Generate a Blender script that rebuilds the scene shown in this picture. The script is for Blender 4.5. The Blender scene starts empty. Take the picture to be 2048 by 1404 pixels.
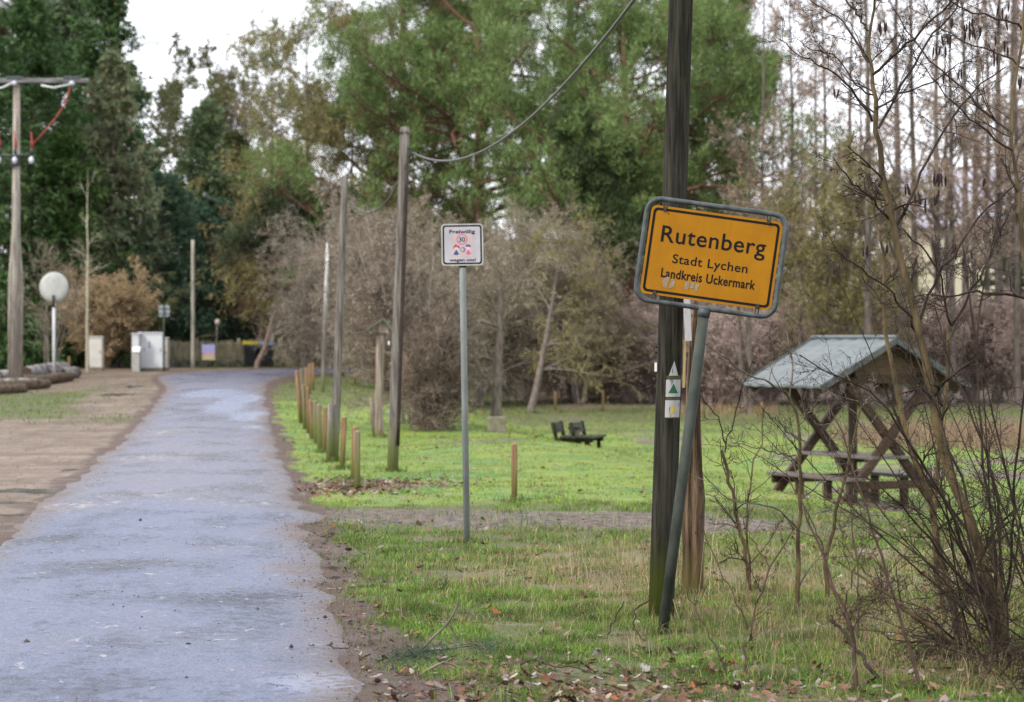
import bpy, math, random
import numpy as np
from mathutils import Vector, Matrix

# ------------------------------------------------------------------ camera, world, sun, exposure
random.seed(20)
S = bpy.context.scene
COL = S.collection
LENS = 85.0
F = LENS / 36.0 * 2048.0            # focal length in pixels of the 2048 px wide photograph
EYE, HOR = 1.75, 690.0              # eye height (m) and the row of the horizon

cam = bpy.data.cameras.new("camera")
cam.lens, cam.sensor_width = LENS, 36.0
cam.clip_start, cam.clip_end = 0.5, 3000.0
cam.dof.use_dof = True
cam.dof.focus_distance = 15.4
cam.dof.aperture_fstop = 3.5
camo = bpy.data.objects.new("camera", cam)
camo.location = (0, 0, EYE)
camo.rotation_euler = (math.radians(90) - math.atan((702 - HOR) / F), 0, 0)
COL.objects.link(camo)
S.camera = camo

SUN_EL, SUN_AZ = 42.0, -125.0       # behind the camera's left shoulder, veiled by cloud
w = bpy.data.worlds.new("World"); S.world = w; w.use_nodes = True
nt = w.node_tree; nt.nodes.clear()
wo = nt.nodes.new("ShaderNodeOutputWorld"); bg = nt.nodes.new("ShaderNodeBackground")
sky = nt.nodes.new("ShaderNodeTexSky"); sky.sky_type = 'NISHITA'; sky.sun_disc = False
sky.sun_elevation = math.radians(SUN_EL); sky.sun_rotation = math.radians(SUN_AZ)
tc = nt.nodes.new("ShaderNodeTexCoord"); nz = nt.nodes.new("ShaderNodeTexNoise")
nz.inputs['Scale'].default_value = 3.2; nz.inputs['Detail'].default_value = 4.0
rp = nt.nodes.new("ShaderNodeValToRGB")
rp.color_ramp.elements[0].position = 0.34; rp.color_ramp.elements[0].color = (0.82, 0.84, 0.93, 1)
rp.color_ramp.elements[1].position = 0.60; rp.color_ramp.elements[1].color = (1.0, 1.0, 1.02, 1)
sc = nt.nodes.new("ShaderNodeVectorMath"); sc.operation = 'SCALE'; sc.inputs['Scale'].default_value = 8.6
mx = nt.nodes.new("ShaderNodeMix"); mx.data_type = 'RGBA'; mx.inputs[0].default_value = 0.90
L = nt.links
L.new(tc.outputs['Generated'], nz.inputs['Vector']); L.new(nz.outputs['Fac'], rp.inputs['Fac'])
L.new(rp.outputs['Color'], sc.inputs[0]); L.new(sky.outputs['Color'], mx.inputs[6]); L.new(sc.outputs['Vector'], mx.inputs[7])
L.new(mx.outputs[2], bg.inputs['Color']); bg.inputs['Strength'].default_value = 0.1
L.new(bg.outputs['Background'], wo.inputs['Surface'])

sl = bpy.data.lights.new("sun", 'SUN'); sl.energy = 1.5; sl.angle = math.radians(11); sl.color = (1.0, 0.93, 0.82)
so = bpy.data.objects.new("sun", sl); COL.objects.link(so)
so.rotation_euler = (math.radians(90 - SUN_EL), 0, math.radians(-55)); so.location = (-20, -20, 40)

S.view_settings.view_transform = 'Standard'; S.view_settings.look = 'None'
S.view_settings.exposure = 1.25; S.view_settings.gamma = 1.0
S.render.engine = 'CYCLES'
S.cycles.max_bounces = 6; S.cycles.diffuse_bounces = 2; S.cycles.glossy_bounces = 3
S.cycles.transmission_bounces = 3; S.cycles.use_denoising = True; S.cycles.use_adaptive_sampling = False; S.cycles.denoising_prefilter = 'NONE'
S.cycles.caustics_reflective = False; S.cycles.caustics_refractive = False

# ------------------------------------------------------------------ small helpers
def sm(a, b, x):
    t = np.clip((np.asarray(x, float) - a) / (b - a), 0, 1)
    return t * t * (3 - 2 * t)

def vnoise(x, y, seed=0):
    x = np.asarray(x, float); y = np.asarray(y, float)
    xi = np.floor(x).astype(np.int64); yi = np.floor(y).astype(np.int64)
    fx = x - xi; fy = y - yi
    fx = fx * fx * (3 - 2 * fx); fy = fy * fy * (3 - 2 * fy)
    def h(a, b):
        n = (a * 374761393 + b * 668265263 + seed * 1442695041) & 0xffffffff
        n = ((n ^ (n >> 13)) * 1274126177) & 0xffffffff
        n = n ^ (n >> 16)
        return (n & 0xffff) / 65535.0
    return (h(xi, yi) * (1 - fx) + h(xi + 1, yi) * fx) * (1 - fy) + (h(xi, yi + 1) * (1 - fx) + h(xi + 1, yi + 1) * fx) * fy

def fbm(x, y, seed=0, o=4):
    s = 0; a = 0.5; t = 0
    for k in range(o):
        s = s + a * vnoise(x * 2 ** k, y * 2 ** k, seed + 17 * k); t += a; a *= 0.5
    return s / t

def P(px, py, Y):                     # a point seen at pixel (px, py), Y metres ahead
    return np.array([(px - 1024.0) / F * Y, Y, EYE - (py - HOR) / F * Y])

# ------------------------------------------------------------------ the lie of the land
RC = [(0.89, -15), (-2.24, 12.8), (-4.49, 32.8), (-6.74, 52.8), (-8.5, 68.5), (-9.4, 76.5), (-10.1, 83), (-9.9, 88.5), (-8.0, 92.8),
      (-4.5, 95.5), (0, 97.3), (8, 99.5), (18, 102), (40, 107), (75, 114)]
RW = [1.36, 1.36, 1.38, 1.4, 1.45, 1.6, 2.1, 2.7, 2.7, 2.4, 2.1, 2.0, 2.0, 2.0, 2.0]
def catmull(pts, n):
    p = np.array(pts, float); p = np.vstack([2 * p[0] - p[1], p, 2 * p[-1] - p[-2]]); out = []
    for i in range(1, len(p) - 2):
        for t in np.linspace(0, 1, n, endpoint=False):
            a, b, c, d = p[i - 1], p[i], p[i + 1], p[i + 2]
            out.append(0.5 * (2 * b + (c - a) * t + (2 * a - 5 * b + 4 * c - d) * t * t + (3 * b - a - 3 * c + d) * t ** 3))
    out.append(p[-2]); return np.array(out)
ROAD = catmull([(x, y, wd) for (x, y), wd in zip(RC, RW)], 6)

def road_d(X, Y):                     # distance beyond the road's edge (negative on it), side (+1 = right)
    X = np.asarray(X, float); Y = np.asarray(Y, float)
    best = np.full(X.shape, 1e9); side = np.ones(X.shape); wd = np.ones(X.shape)
    for i in range(len(ROAD) - 1):
        ax, ay, aw = ROAD[i]; bx, by, bw = ROAD[i + 1]
        dx, dy = bx - ax, by - ay; l2 = dx * dx + dy * dy
        t = np.clip(((X - ax) * dx + (Y - ay) * dy) / l2, 0, 1)
        ex = X - ax - t * dx; ey = Y - ay - t * dy
        d = np.hypot(ex, ey); m = d < best
        best = np.where(m, d, best); wd = np.where(m, aw + (bw - aw) * t, wd)
        side = np.where(m, np.where(dx * ey - dy * ex < 0, 1.0, -1.0), side)
    return best - wd, side

ZY = [-60, 0, 46, 50, 55, 60, 70, 80, 90, 95, 102, 112, 130, 300, 900]
ZZ = [0, 0, 0, 0.02, 0.09, 0.18, 0.36, 0.54, 0.71, 0.79, 0.88, 0.95, 1.0, 1.6, 3.0]
def ground(X, Y, fine=True):
    X = np.asarray(X, float); Y = np.asarray(Y, float)
    d, side = road_d(X, Y)
    z = np.interp(Y, ZY, ZZ)
    s = (X - 1.0) * 0.985 + (Y - 37.6) * 0.17
    z = z - 0.68 * sm(0, 4.2, s) * np.where(side > 0, sm(1.5, 7, d), 0)
    z = z + 0.17 * np.exp(-((X - 0.2) / 1.7) ** 2 - ((Y - 39) / 4.0) ** 2)
    off = sm(0.15, 1.5, d)
    if fine:
        z = z + off * (0.10 * (fbm(X * 0.45, Y * 0.45, 3) - 0.5) + 0.05 * (fbm(X * 2.2, Y * 2.2, 9) - 0.5)) * np.where(side < 0, 0.28, 1.0)
    z = z - 0.10 * (1 - sm(-0.5, -0.15, d))
    return z
def gz(x, y): return float(ground(np.array([x]), np.array([y]))[0])
_YS = np.concatenate([np.arange(6, 60, 0.05), np.arange(60, 220, 0.2)])
def G(px, py):                        # where the ray of pixel (px, py) meets the ground
    X = (px - 1024.0) / F * _YS; Z = EYE - (py - HOR) / F * _YS
    g = ground(X, _YS, False)
    k = np.argmax(g >= Z) if (g >= Z).any() else len(_YS) - 1
    return np.array([X[k], _YS[k], gz(X[k], _YS[k])])

# ------------------------------------------------------------------ objects, tags, meshes
def tag(o, label=None, cat=None, group=None, kind=None):
    if label: o['label'] = label
    if cat: o['category'] = cat
    if group: o['group'] = group
    if kind: o['kind'] = kind
    return o

def thing(name, label, cat, loc=(0, 0, 0), rot=(0, 0, 0), group=None):
    o = bpy.data.objects.new(name, None); o.empty_display_size = 0.2; COL.objects.link(o)
    o.location = tuple(float(a) for a in loc); o.rotation_euler = rot
    return tag(o, label, cat, group)

def link(name, me, m=None, parent=None, loc=None):
    o = bpy.data.objects.new(name, me); COL.objects.link(o)
    for q in (m if isinstance(m, (list, tuple)) else [m]):
        if q: me.materials.append(q)
    if parent: o.parent = parent
    if loc is not None: o.location = tuple(float(a) for a in loc)
    return o

def dup(root, loc, rz=0.0, s=1.0, label=None, group=None, sz=None):
    r = root.copy(); COL.objects.link(r)
    r.location = tuple(float(a) for a in loc); r.rotation_euler = (0, 0, rz); r.scale = (s, s, sz or s)
    if label: r['label'] = label
    if group: r['group'] = group
    for ch in list(root.children):
        c = ch.copy(); COL.objects.link(c); c.parent = r
        for g in ch.children:
            d = g.copy(); COL.objects.link(d); d.parent = c
    return r

def npmesh(name, V, faces, mats=None, smooth=True, col=None):
    """V (n,3); faces: list of int arrays (m,k); mats: material index per array; col: per-vertex rgba"""
    V = np.asarray(V, np.float32); me = bpy.data.meshes.new(name)
    faces = [np.asarray(f, np.int32) for f in faces]
    keep = [i for i, f in enumerate(faces) if len(f)]
    faces = [faces[i] for i in keep]
    me.vertices.add(len(V)); me.vertices.foreach_set("co", V.ravel())
    li = np.concatenate([f.ravel() for f in faces])
    sz = np.concatenate([np.full(len(f), f.shape[1], np.int32) for f in faces])
    st = np.concatenate([[0], np.cumsum(sz)[:-1]]).astype(np.int32)
    me.loops.add(len(li)); me.loops.foreach_set("vertex_index", li)
    me.polygons.add(len(sz)); me.polygons.foreach_set("loop_start", st); me.polygons.foreach_set("loop_total", sz)
    if mats is not None:
        mi = np.concatenate([np.full(len(f), mats[k], np.int32) for k, f in zip(keep, faces)])
        me.polygons.foreach_set("material_index", mi)
    me.polygons.foreach_set("use_smooth", np.full(len(sz), smooth, bool))
    if col is not None:
        for nm, c in (col.items() if isinstance(col, dict) else [("Col", col)]):
            a = me.attributes.new(nm, 'FLOAT_COLOR', 'POINT'); a.data.foreach_set("color", np.asarray(c, np.float32).ravel())
    me.update(calc_edges=True)
    return me

class MB:
    def __init__(s): s.v = []; s.f = []
    def add(s, v, f):
        n = len(s.v); s.v += [tuple(float(a) for a in q) for q in v]; s.f += [tuple(i + n for i in q) for q in f]; return s
    def box(s, c, d, rz=0.0):
        x, y, z = d[0] / 2, d[1] / 2, d[2] / 2; ca, sa = math.cos(rz), math.sin(rz)
        v = [(c[0] + ca * a - sa * b, c[1] + sa * a + ca * b, c[2] + e) for e in (-z, z) for a, b in ((-x, -y), (x, -y), (x, y), (-x, y))]
        return s.add(v, [(3, 2, 1, 0), (4, 5, 6, 7), (0, 1, 5, 4), (1, 2, 6, 5), (2, 3, 7, 6), (3, 0, 4, 7)])
    def beam(s, a, b, wd, ht, up=(0, 0, 1)):
        a = Vector(a); b = Vector(b); t = (b - a).normalized(); u = Vector(up)
        x = t.cross(u)
        if x.length < 1e-4: x = t.cross(Vector((1, 0, 0)))
        x.normalize(); y = x.cross(t).normalized()
        v = []
        for p in (a, b):
            for i, j in ((-1, -1), (1, -1), (1, 1), (-1, 1)): v.append(p + x * (i * wd / 2) + y * (j * ht / 2))
        return s.add(v, [(0, 1, 2, 3), (7, 6, 5, 4), (1, 0, 4, 5), (2, 1, 5, 6), (3, 2, 6, 7), (0, 3, 7, 4)])
    def tube(s, pts, r, n=10, cap=True, closed=False, jit=0.0, rng=random):
        pts = [Vector(p) for p in pts]; m = len(pts)
        if not hasattr(r, '__len__'): r = [r] * m
        v = []; prev = None
        for i, p in enumerate(pts):
            if closed: t = pts[(i + 1) % m] - pts[i - 1]
            else: t = pts[min(i + 1, m - 1)] - pts[max(i - 1, 0)]
            t.normalize()
            if prev is None:
                u = t.cross(Vector((0, 0, 1)))
                if u.length < 0.05: u = t.cross(Vector((0, 1, 0)))
            else: u = prev - t * prev.dot(t)
            u.normalize(); prev = u; q = t.cross(u)
            for k in range(n):
                a = 2 * math.pi * k / n; rr = r[i] * (1 + jit * (rng.random() - .5))
                v.append(p + (u * math.cos(a) + q * math.sin(a)) * rr)
        f = []
        for i in range(m if closed else m - 1):
            j = (i + 1) % m
            for k in range(n): f.append((i * n + k, i * n + (k + 1) % n, j * n + (k + 1) % n, j * n + k))
        if cap and not closed: f += [tuple(range(n - 1, -1, -1)), tuple(range((m - 1) * n, m * n))]
        return s.add(v, f)
    def plate(s, poly, y0, y1, ox=0.0, oz=0.0):       # polygon (x,z) extruded from y0 (front) to y1
        n = len(poly); v = [(ox + x, y0, oz + z) for x, z in poly] + [(ox + x, y1, oz + z) for x, z in poly]
        return s.add(v, [tuple(range(n)), tuple(range(2 * n - 1, n - 1, -1))] + [(i, i + n, (i + 1) % n + n, (i + 1) % n) for i in range(n)])
    def ring(s, pa, pb, y):                            # flat band between two outlines (x,z)
        n = len(pa); v = [(x, y, z) for x, z in pa] + [(x, y, z) for x, z in pb]
        return s.add(v, [(i, (i + 1) % n, (i + 1) % n + n, i + n) for i in range(n)])
    def build(s, name, m, parent=None, loc=None, smooth=False, bevel=0.0):
        me = bpy.data.meshes.new(name); me.from_pydata(s.v, [], s.f)
        if smooth: me.polygons.foreach_set("use_smooth", [True] * len(me.polygons))
        me.update()
        o = link(name, me, m, parent, loc)
        if bevel:
            b = o.modifiers.new("bevel", 'BEVEL'); b.width = bevel; b.segments = 2; b.limit_method = 'ANGLE'
        return o

def rrect(wd, ht, r, n=6):
    out = []
    for cx, cz, a0 in ((wd / 2 - r, ht / 2 - r, 0), (-wd / 2 + r, ht / 2 - r, 90), (-wd / 2 + r, -ht / 2 + r, 180), (wd / 2 - r, -ht / 2 + r, 270)):
        for k in range(n + 1):
            a = math.radians(a0 + 90 * k / n); out.append((cx + r * math.cos(a), cz + r * math.sin(a)))
    return out
def circ(cx, cz, r, n=24, a0=0, a1=360):
    return [(cx + r * math.cos(math.radians(a0 + (a1 - a0) * k / n)), cz + r * math.sin(math.radians(a0 + (a1 - a0) * k / n))) for k in range(n if a1 - a0 == 360 else n + 1)]

def text_mesh(txt, width, cap, bold=0.0, spacing=1.0, thick=0.0006):
    """lettering in the XZ plane, centred on x=0, baseline z=0, facing -Y"""
    best = -1; me = None
    for k in range(5):                 # some offsets make a glyph's outline cross itself and lose its filling: keep the fullest
        cu = bpy.data.curves.new("lettering", 'FONT'); cu.body = txt; cu.size = 1.0; cu.offset = bold + (k - 2) * 0.0009; cu.space_character = spacing
        cu.resolution_u = 5; cu.fill_mode = 'FRONT'
        to = bpy.data.objects.new("lettering", cu); COL.objects.link(to)
        dg = bpy.context.evaluated_depsgraph_get(); dg.update()
        m2 = bpy.data.meshes.new_from_object(to.evaluated_get(dg))
        bpy.data.objects.remove(to); bpy.data.curves.remove(cu)
        ar = sum(q.area for q in m2.polygons)
        if ar > best:
            if me: bpy.data.meshes.remove(me)
            me, best = m2, ar
        else: bpy.data.meshes.remove(m2)
    n = len(me.vertices); co = np.empty(n * 3, np.float32); me.vertices.foreach_get("co", co); co = co.reshape(-1, 3)
    x0, x1 = co[:, 0].min(), co[:, 0].max()
    sx = width / (x1 - x0); sz = cap / 0.729
    out = np.stack([(co[:, 0] - (x0 + x1) / 2) * sx, np.zeros(n), co[:, 1] * sz], 1).astype(np.float32)
    me.vertices.foreach_set("co", out.ravel()); me.update()
    return me

# ------------------------------------------------------------------ materials
def new_mat(name):
    m = bpy.data.materials.new(name); m.use_nodes = True
    n = m.node_tree; b = n.nodes['Principled BSDF']
    return m, n, b, n.links
def rgb(c): return (c[0], c[1], c[2], 1.0)
def tex(n, kind='Object', scale=(1, 1, 1)):
    t = n.nodes.new("ShaderNodeTexCoord"); mp = n.nodes.new("ShaderNodeMapping"); mp.inputs['Scale'].default_value = scale
    n.links.new(t.outputs[kind], mp.inputs['Vector']); return mp.outputs['Vector']
def noise(n, vec, scale, detail=5, rough=0.55, dist=0.0):
    t = n.nodes.new("ShaderNodeTexNoise"); t.inputs['Scale'].default_value = scale; t.inputs['Detail'].default_value = detail
    t.inputs['Roughness'].default_value = rough; t.inputs['Distortion'].default_value = dist
    if vec is not None: n.links.new(vec, t.inputs['Vector'])
    return t.outputs['Fac']
def ramp(n, fac, stops):
    r = n.nodes.new("ShaderNodeValToRGB"); e = r.color_ramp.elements
    while len(e) < len(stops): e.new(0.5)
    for k, (p, c) in enumerate(stops):
        e[k].position = p; e[k].color = rgb(c) if hasattr(c, '__len__') else (c, c, c, 1)
    n.links.new(fac, r.inputs['Fac']); return r.outputs['Color']
def mixc(n, fac, a, b, mode='MIX'):
    x = n.nodes.new("ShaderNodeMix"); x.data_type = 'RGBA'; x.blend_type = mode
    for sock, v in ((0, fac), (6, a), (7, b)):
        if isinstance(v, (int, float)): x.inputs[sock].default_value = v
        elif isinstance(v, (tuple, list)): x.inputs[sock].default_value = rgb(v)
        else: n.links.new(v, x.inputs[sock])
    return x.outputs[2]
def mth(n, op, a, b=0.0, clamp=False):
    x = n.nodes.new("ShaderNodeMath"); x.operation = op; x.use_clamp = clamp
    for k, v in ((0, a), (1, b)):
        if isinstance(v, (int, float)): x.inputs[k].default_value = v
        else: n.links.new(v, x.inputs[k])
    return x.outputs[0]
def bump(n, b, h, strength=0.3, dist=0.02):
    x = n.nodes.new("ShaderNodeBump"); x.inputs['Strength'].default_value = strength; x.inputs['Distance'].default_value = dist
    n.links.new(h, x.inputs['Height']); n.links.new(x.outputs['Normal'], b.inputs['Normal'])

def mat(name, a, b2=None, scale=6.0, stretch=(1, 1, 1), rough=0.7, lo=0.35, hi=0.65, metal=0.0, bmp=0.0, bd=0.01, spec=0.2, detail=6):
    m, n, b, l = new_mat(name)
    b.inputs['Roughness'].default_value = rough; b.inputs['Metallic'].default_value = metal; b.inputs['Specular IOR Level'].default_value = spec
    if b2 is None: b.inputs['Base Color'].default_value = rgb(a)
    else:
        f = noise(n, tex(n, 'Object', stretch), scale, detail)
        l.new(ramp(n, f, [(lo, a), (hi, b2)]), b.inputs['Base Color'])
        if bmp: bump(n, b, f, bmp, bd)
    return m

def leaf_mat(name, cols, trans=0.35, big=0.0, bigcol=None):
    """foliage: hue varies leaf by leaf and with a slow noise through the crown; thin leaves let light through"""
    m, n, b, l = new_mat(name)
    g = n.nodes.new("ShaderNodeNewGeometry")
    k = len(cols)
    c = ramp(n, g.outputs['Random Per Island'], [(i / max(k - 1, 1), q) for i, q in enumerate(cols)])
    if bigcol is not None:
        f = noise(n, tex(n, 'Object'), big, 3)
        c = mixc(n, ramp(n, f, [(0.42, 0.0), (0.62, 1.0)]), c, bigcol)
    l.new(c, b.inputs['Base Color']); b.inputs['Roughness'].default_value = 0.65; b.inputs['Specular IOR Level'].default_value = 0.25
    if trans > 0:
        tr = n.nodes.new("ShaderNodeBsdfTranslucent"); ms = n.nodes.new("ShaderNodeMixShader"); ms.inputs[0].default_value = trans
        l.new(c, tr.inputs['Color']); l.new(b.outputs[0], ms.inputs[1]); l.new(tr.outputs[0], ms.inputs[2])
        l.new(ms.outputs[0], n.nodes['Material Output'].inputs['Surface'])
    return m

def vcol_mat(name, rough=0.6, trans=0.3):
    m, n, b, l = new_mat(name)
    a = n.nodes.new("ShaderNodeAttribute"); a.attribute_name = "Col"
    l.new(a.outputs['Color'], b.inputs['Base Color']); b.inputs['Roughness'].default_value = rough; b.inputs['Specular IOR Level'].default_value = 0.3
    tr = n.nodes.new("ShaderNodeBsdfTranslucent"); ms = n.nodes.new("ShaderNodeMixShader"); ms.inputs[0].default_value = trans
    l.new(a.outputs['Color'], tr.inputs['Color']); l.new(b.outputs[0], ms.inputs[1]); l.new(tr.outputs[0], ms.inputs[2])
    l.new(ms.outputs[0], n.nodes['Material Output'].inputs['Surface'])
    return m

# ------------------------------------------------------------------ ground masks
def masks(X, Y):
    X = np.asarray(X, float); Y = np.asarray(Y, float)
    d, side = road_d(X, Y); R = side > 0
    n1 = fbm(X * 1.3, Y * 1.3, 21) - 0.5; n2 = fbm(X * 0.5, Y * 0.5, 31) - 0.5; n3 = fbm(X * 3.5, Y * 3.5, 41) - 0.5
    gw = 0.20 + 0.22 * sm(17, 11.5, Y) + 0.5 * sm(70, 85, Y)
    gravel = np.where(R, 1 - sm(gw * 0.75, gw * 1.5 + 0.12, d + 0.5 * n1 + 0.25 * n3), 0.75 * (1 - sm(0.05, 0.35, d + 0.6 * n1)))
    sand = np.where(R, 0, sm(19, 22, Y) * (1 - sm(50, 57, Y + 6 * n2)) * sm(-0.2, 0.02, d) * sm(0.10, -0.12, n2 + 0.5 * n1 - 0.42 + 0.05 * np.clip(d - 4, 0, 9)))
    sand = np.maximum(sand, np.where(R, 0, (1 - sm(1.2, 3.0, d + 2 * n1)) * sm(50, 60, Y) * 0.9))
    sand = np.maximum(sand, np.exp(-((X - 11.5) / 3.0) ** 2 - ((Y - 50) / 1.5) ** 2))
    tr = np.exp(-((Y - 24.3 + 0.25 * X) / 1.25) ** 2 * (1 + 0 * X)) * sm(3.6, 0.8, X + 3 * n2) * R
    track = np.clip(tr * (1.35 + 1.8 * n1), 0, 1) * sm(0.0, 0.3, d)
    litter = np.exp(-(((X + 2.0) / 0.9) ** 2 + ((Y - 29.8) / 1.5) ** 2)) + 0.75 * sm(13.6, 11.6, Y) * sm(-0.7, -0.3, X) * sm(1.5, 0.6, X)
    litter = np.clip(litter * (1 + 1.6 * n1), 0, 1)
    dry = R * sm(14.2, 16.5, Y) * sm(24, 20, Y) * sm(-0.7, 0.8, X + 1.5 * n1) * (0.75 + 1.2 * n2)
    dry = dry + 0.6 * R * sm(1.9, 3.2, X) * sm(22, 15, Y) + 0.5 * sm(0.05, 0.2, n1) * R
    moss = R * sm(25, 27, Y) * sm(80, 50, Y) * (0.85 + 0.9 * n2)
    brush = np.maximum(sm(72, 80, Y) * R * sm(-1.5, 3, X + (Y - 75) * 0.08), sm(-11.5, -14, X) * sm(66, 74, Y))
    brush = np.maximum(brush, sm(101, 106, Y)) * np.where(d < 1.0, 0.3, 1.0)
    soil = 0.95 * np.exp(-((X - 5.0) / 1.5) ** 2 - ((Y - 36.6) / 1.7) ** 2) + 0.6 * np.exp(-((X - 1.9) / .8) ** 2 - ((Y - 46) / 1.6) ** 2) + 0.55 * R * (Y > 40) * sm(.58, .70, fbm(X * .55 + 3, Y * .22, 79))
    track = np.clip(np.maximum(track, soil * (1 + 1.2 * n1)), 0, 1)
    return dict(gravel=gravel, sand=np.clip(sand, 0, 1), track=track, litter=litter, dry=np.clip(dry, 0, 1), moss=np.clip(moss, 0, 1), brush=brush, d=d, R=R)

# ------------------------------------------------------------------ ground sheet
ys = [-40, -20, -8, 0, 4, 7, 9]
y = 9.5
while y < 900:
    ys.append(y); y += max(0.09, 0.0055 * y) if y < 112 else 0.12 * (y - 100)
ys = np.array(ys)
sx = np.concatenate([-np.geomspace(30, 1.08, 26), np.linspace(-1, 1, 300), np.geomspace(1.08, 30, 26)])
hw = np.maximum(3.2, 0.235 * ys + 0.4)
GX = sx[None, :] * hw[:, None]; GY = np.repeat(ys[:, None], len(sx), 1)
ny, nx = GX.shape
GZ = ground(GX.ravel(), GY.ravel())
mk = masks(GX.ravel(), GY.ravel())
ii = np.arange(ny - 1)[:, None] * nx + np.arange(nx - 1)[None, :]
qd = np.stack([ii, ii + 1, ii + nx + 1, ii + nx], -1).reshape(-1, 4)
A = np.stack([mk['gravel'], mk['sand'], mk['track'], mk['litter']], 1); B = np.stack([mk['dry'], mk['moss'], mk['brush'], np.ones(nx * ny)], 1)
me = npmesh("ground", np.stack([GX.ravel(), GY.ravel(), GZ], 1), [qd], smooth=True, col={"MaskA": A, "MaskB": B})

def ground_material():
    m, n, b, l = new_mat("ground")
    v = tex(n)
    a = n.nodes.new("ShaderNodeAttribute"); a.attribute_name = "MaskA"; a2 = n.nodes.new("ShaderNodeAttribute"); a2.attribute_name = "MaskB"
    sa = n.nodes.new("ShaderNodeSeparateColor"); l.new(a.outputs['Color'], sa.inputs[0])
    sb = n.nodes.new("ShaderNodeSeparateColor"); l.new(a2.outputs['Color'], sb.inputs[0])
    nA = noise(n, v, 2.3, 6); nB = noise(n, v, 9.0, 6, 0.65); nC = noise(n, v, 48.0, 4, 0.7); nD = noise(n, v, 0.6, 4)
    def fac(s, amp=0.5, lo=0.38, hi=0.62):
        j = mth(n, 'ADD', s, mth(n, 'MULTIPLY', mth(n, 'SUBTRACT', nB, 0.5), amp))
        return ramp(n, j, [(lo, 0.0), (hi, 1.0)])
    soil = ramp(n, nC, [(0.3, (0.035, 0.026, 0.020)), (0.7, (0.12, 0.09, 0.068))])
    gr = ramp(n, nA, [(0.32, (0.075, 0.125, 0.026)), (0.52, (0.12, 0.165, 0.034)), (0.7, (0.19, 0.19, 0.05))])
    gr = mixc(n, ramp(n, nC, [(0.36, 0.0), (0.5, 0.5)]), soil, gr)
    mo = ramp(n, nD, [(0.36, (0.09, 0.20, 0.04)), (0.5, (0.19, 0.25, 0.04)), (0.64, (0.11, 0.205, 0.045))])
    mo = mixc(n, ramp(n, nC, [(0.3, 0.55), (0.55, 0.0)]), mo, (0.10, 0.13, 0.03))
    mo = mixc(n, ramp(n, nB, [(0.58, 0.0), (0.72, 0.7)]), mo, (0.21, 0.16, 0.075))
    c = mixc(n, fac(sb.outputs[1]), gr, mo)
    dry = ramp(n, nC, [(0.3, (0.12, 0.10, 0.05)), (0.7, (0.30, 0.225, 0.115))])
    c = mixc(n, mth(n, 'MULTIPLY', fac(sb.outputs[0], 0.9, 0.3, 0.8), 0.5), c, dry)
    fl = ramp(n, nB, [(0.3, (0.10, 0.072, 0.055)), (0.7, (0.22, 0.165, 0.125))])
    c = mixc(n, fac(sb.outputs[2], 0.7), c, fl)
    lit = ramp(n, nB, [(0.35, (0.08, 0.045, 0.03)), (0.65, (0.27, 0.17, 0.12))])
    c = mixc(n, mth(n, 'MULTIPLY', fac(a.outputs['Alpha'], 0.8), 0.75), c, lit)
    sd = ramp(n, mth(n, 'ADD', mth(n, 'MULTIPLY', nD, 0.4), mth(n, 'ADD', mth(n, 'MULTIPLY', nB, 0.35), mth(n, 'MULTIPLY', nC, 0.25))), [(0.38, (0.075, 0.055, 0.042)), (0.48, (0.15, 0.112, 0.085)), (0.56, (0.22, 0.168, 0.13)), (0.64, (0.30, 0.24, 0.19))])
    sd = mixc(n, ramp(n, nC, [(0.38, 0.35), (0.6, 0.0)]), sd, (0.11, 0.08, 0.06))
    ruts = noise(n, tex(n, 'Object', (1.5, 0.18, 1)), 2.2, 4)
    sd = mixc(n, ramp(n, ruts, [(0.40, 0.35), (0.55, 0.0)]), sd, (0.075, 0.055, 0.045))
    c = mixc(n, fac(sa.outputs[1], 0.45), c, sd)
    tk = ramp(n, nB, [(0.34, (0.03, 0.025, 0.023)), (0.5, (0.12, 0.095, 0.082)), (0.68, (0.21, 0.17, 0.145))])
    c = mixc(n, fac(sa.outputs[2], 0.7), c, tk)
    nE = noise(n, v, 85.0, 4, 0.75)
    gv = ramp(n, nE, [(0.34, (0.024, 0.016, 0.013)), (0.52, (0.088, 0.058, 0.047)), (0.68, (0.20, 0.145, 0.125))])
    c = mixc(n, fac(sa.outputs[0], 0.55), c, gv)
    l.new(c, b.inputs['Base Color'])
    l.new(ramp(n, nA, [(0.35, 0.5), (0.6, 0.85)]), b.inputs['Roughness']); b.inputs['Specular IOR Level'].default_value = 0.25
    bump(n, b, mth(n, 'MULTIPLY', mth(n, 'ADD', mth(n, 'MULTIPLY', nB, 1.5), nC), mth(n, 'SUBTRACT', 1.0, mth(n, 'MULTIPLY', sa.outputs[1], 0.75))), 0.7, 0.03)
    return m
g_o = link("ground", me, ground_material()); tag(g_o, kind='structure')

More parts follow.
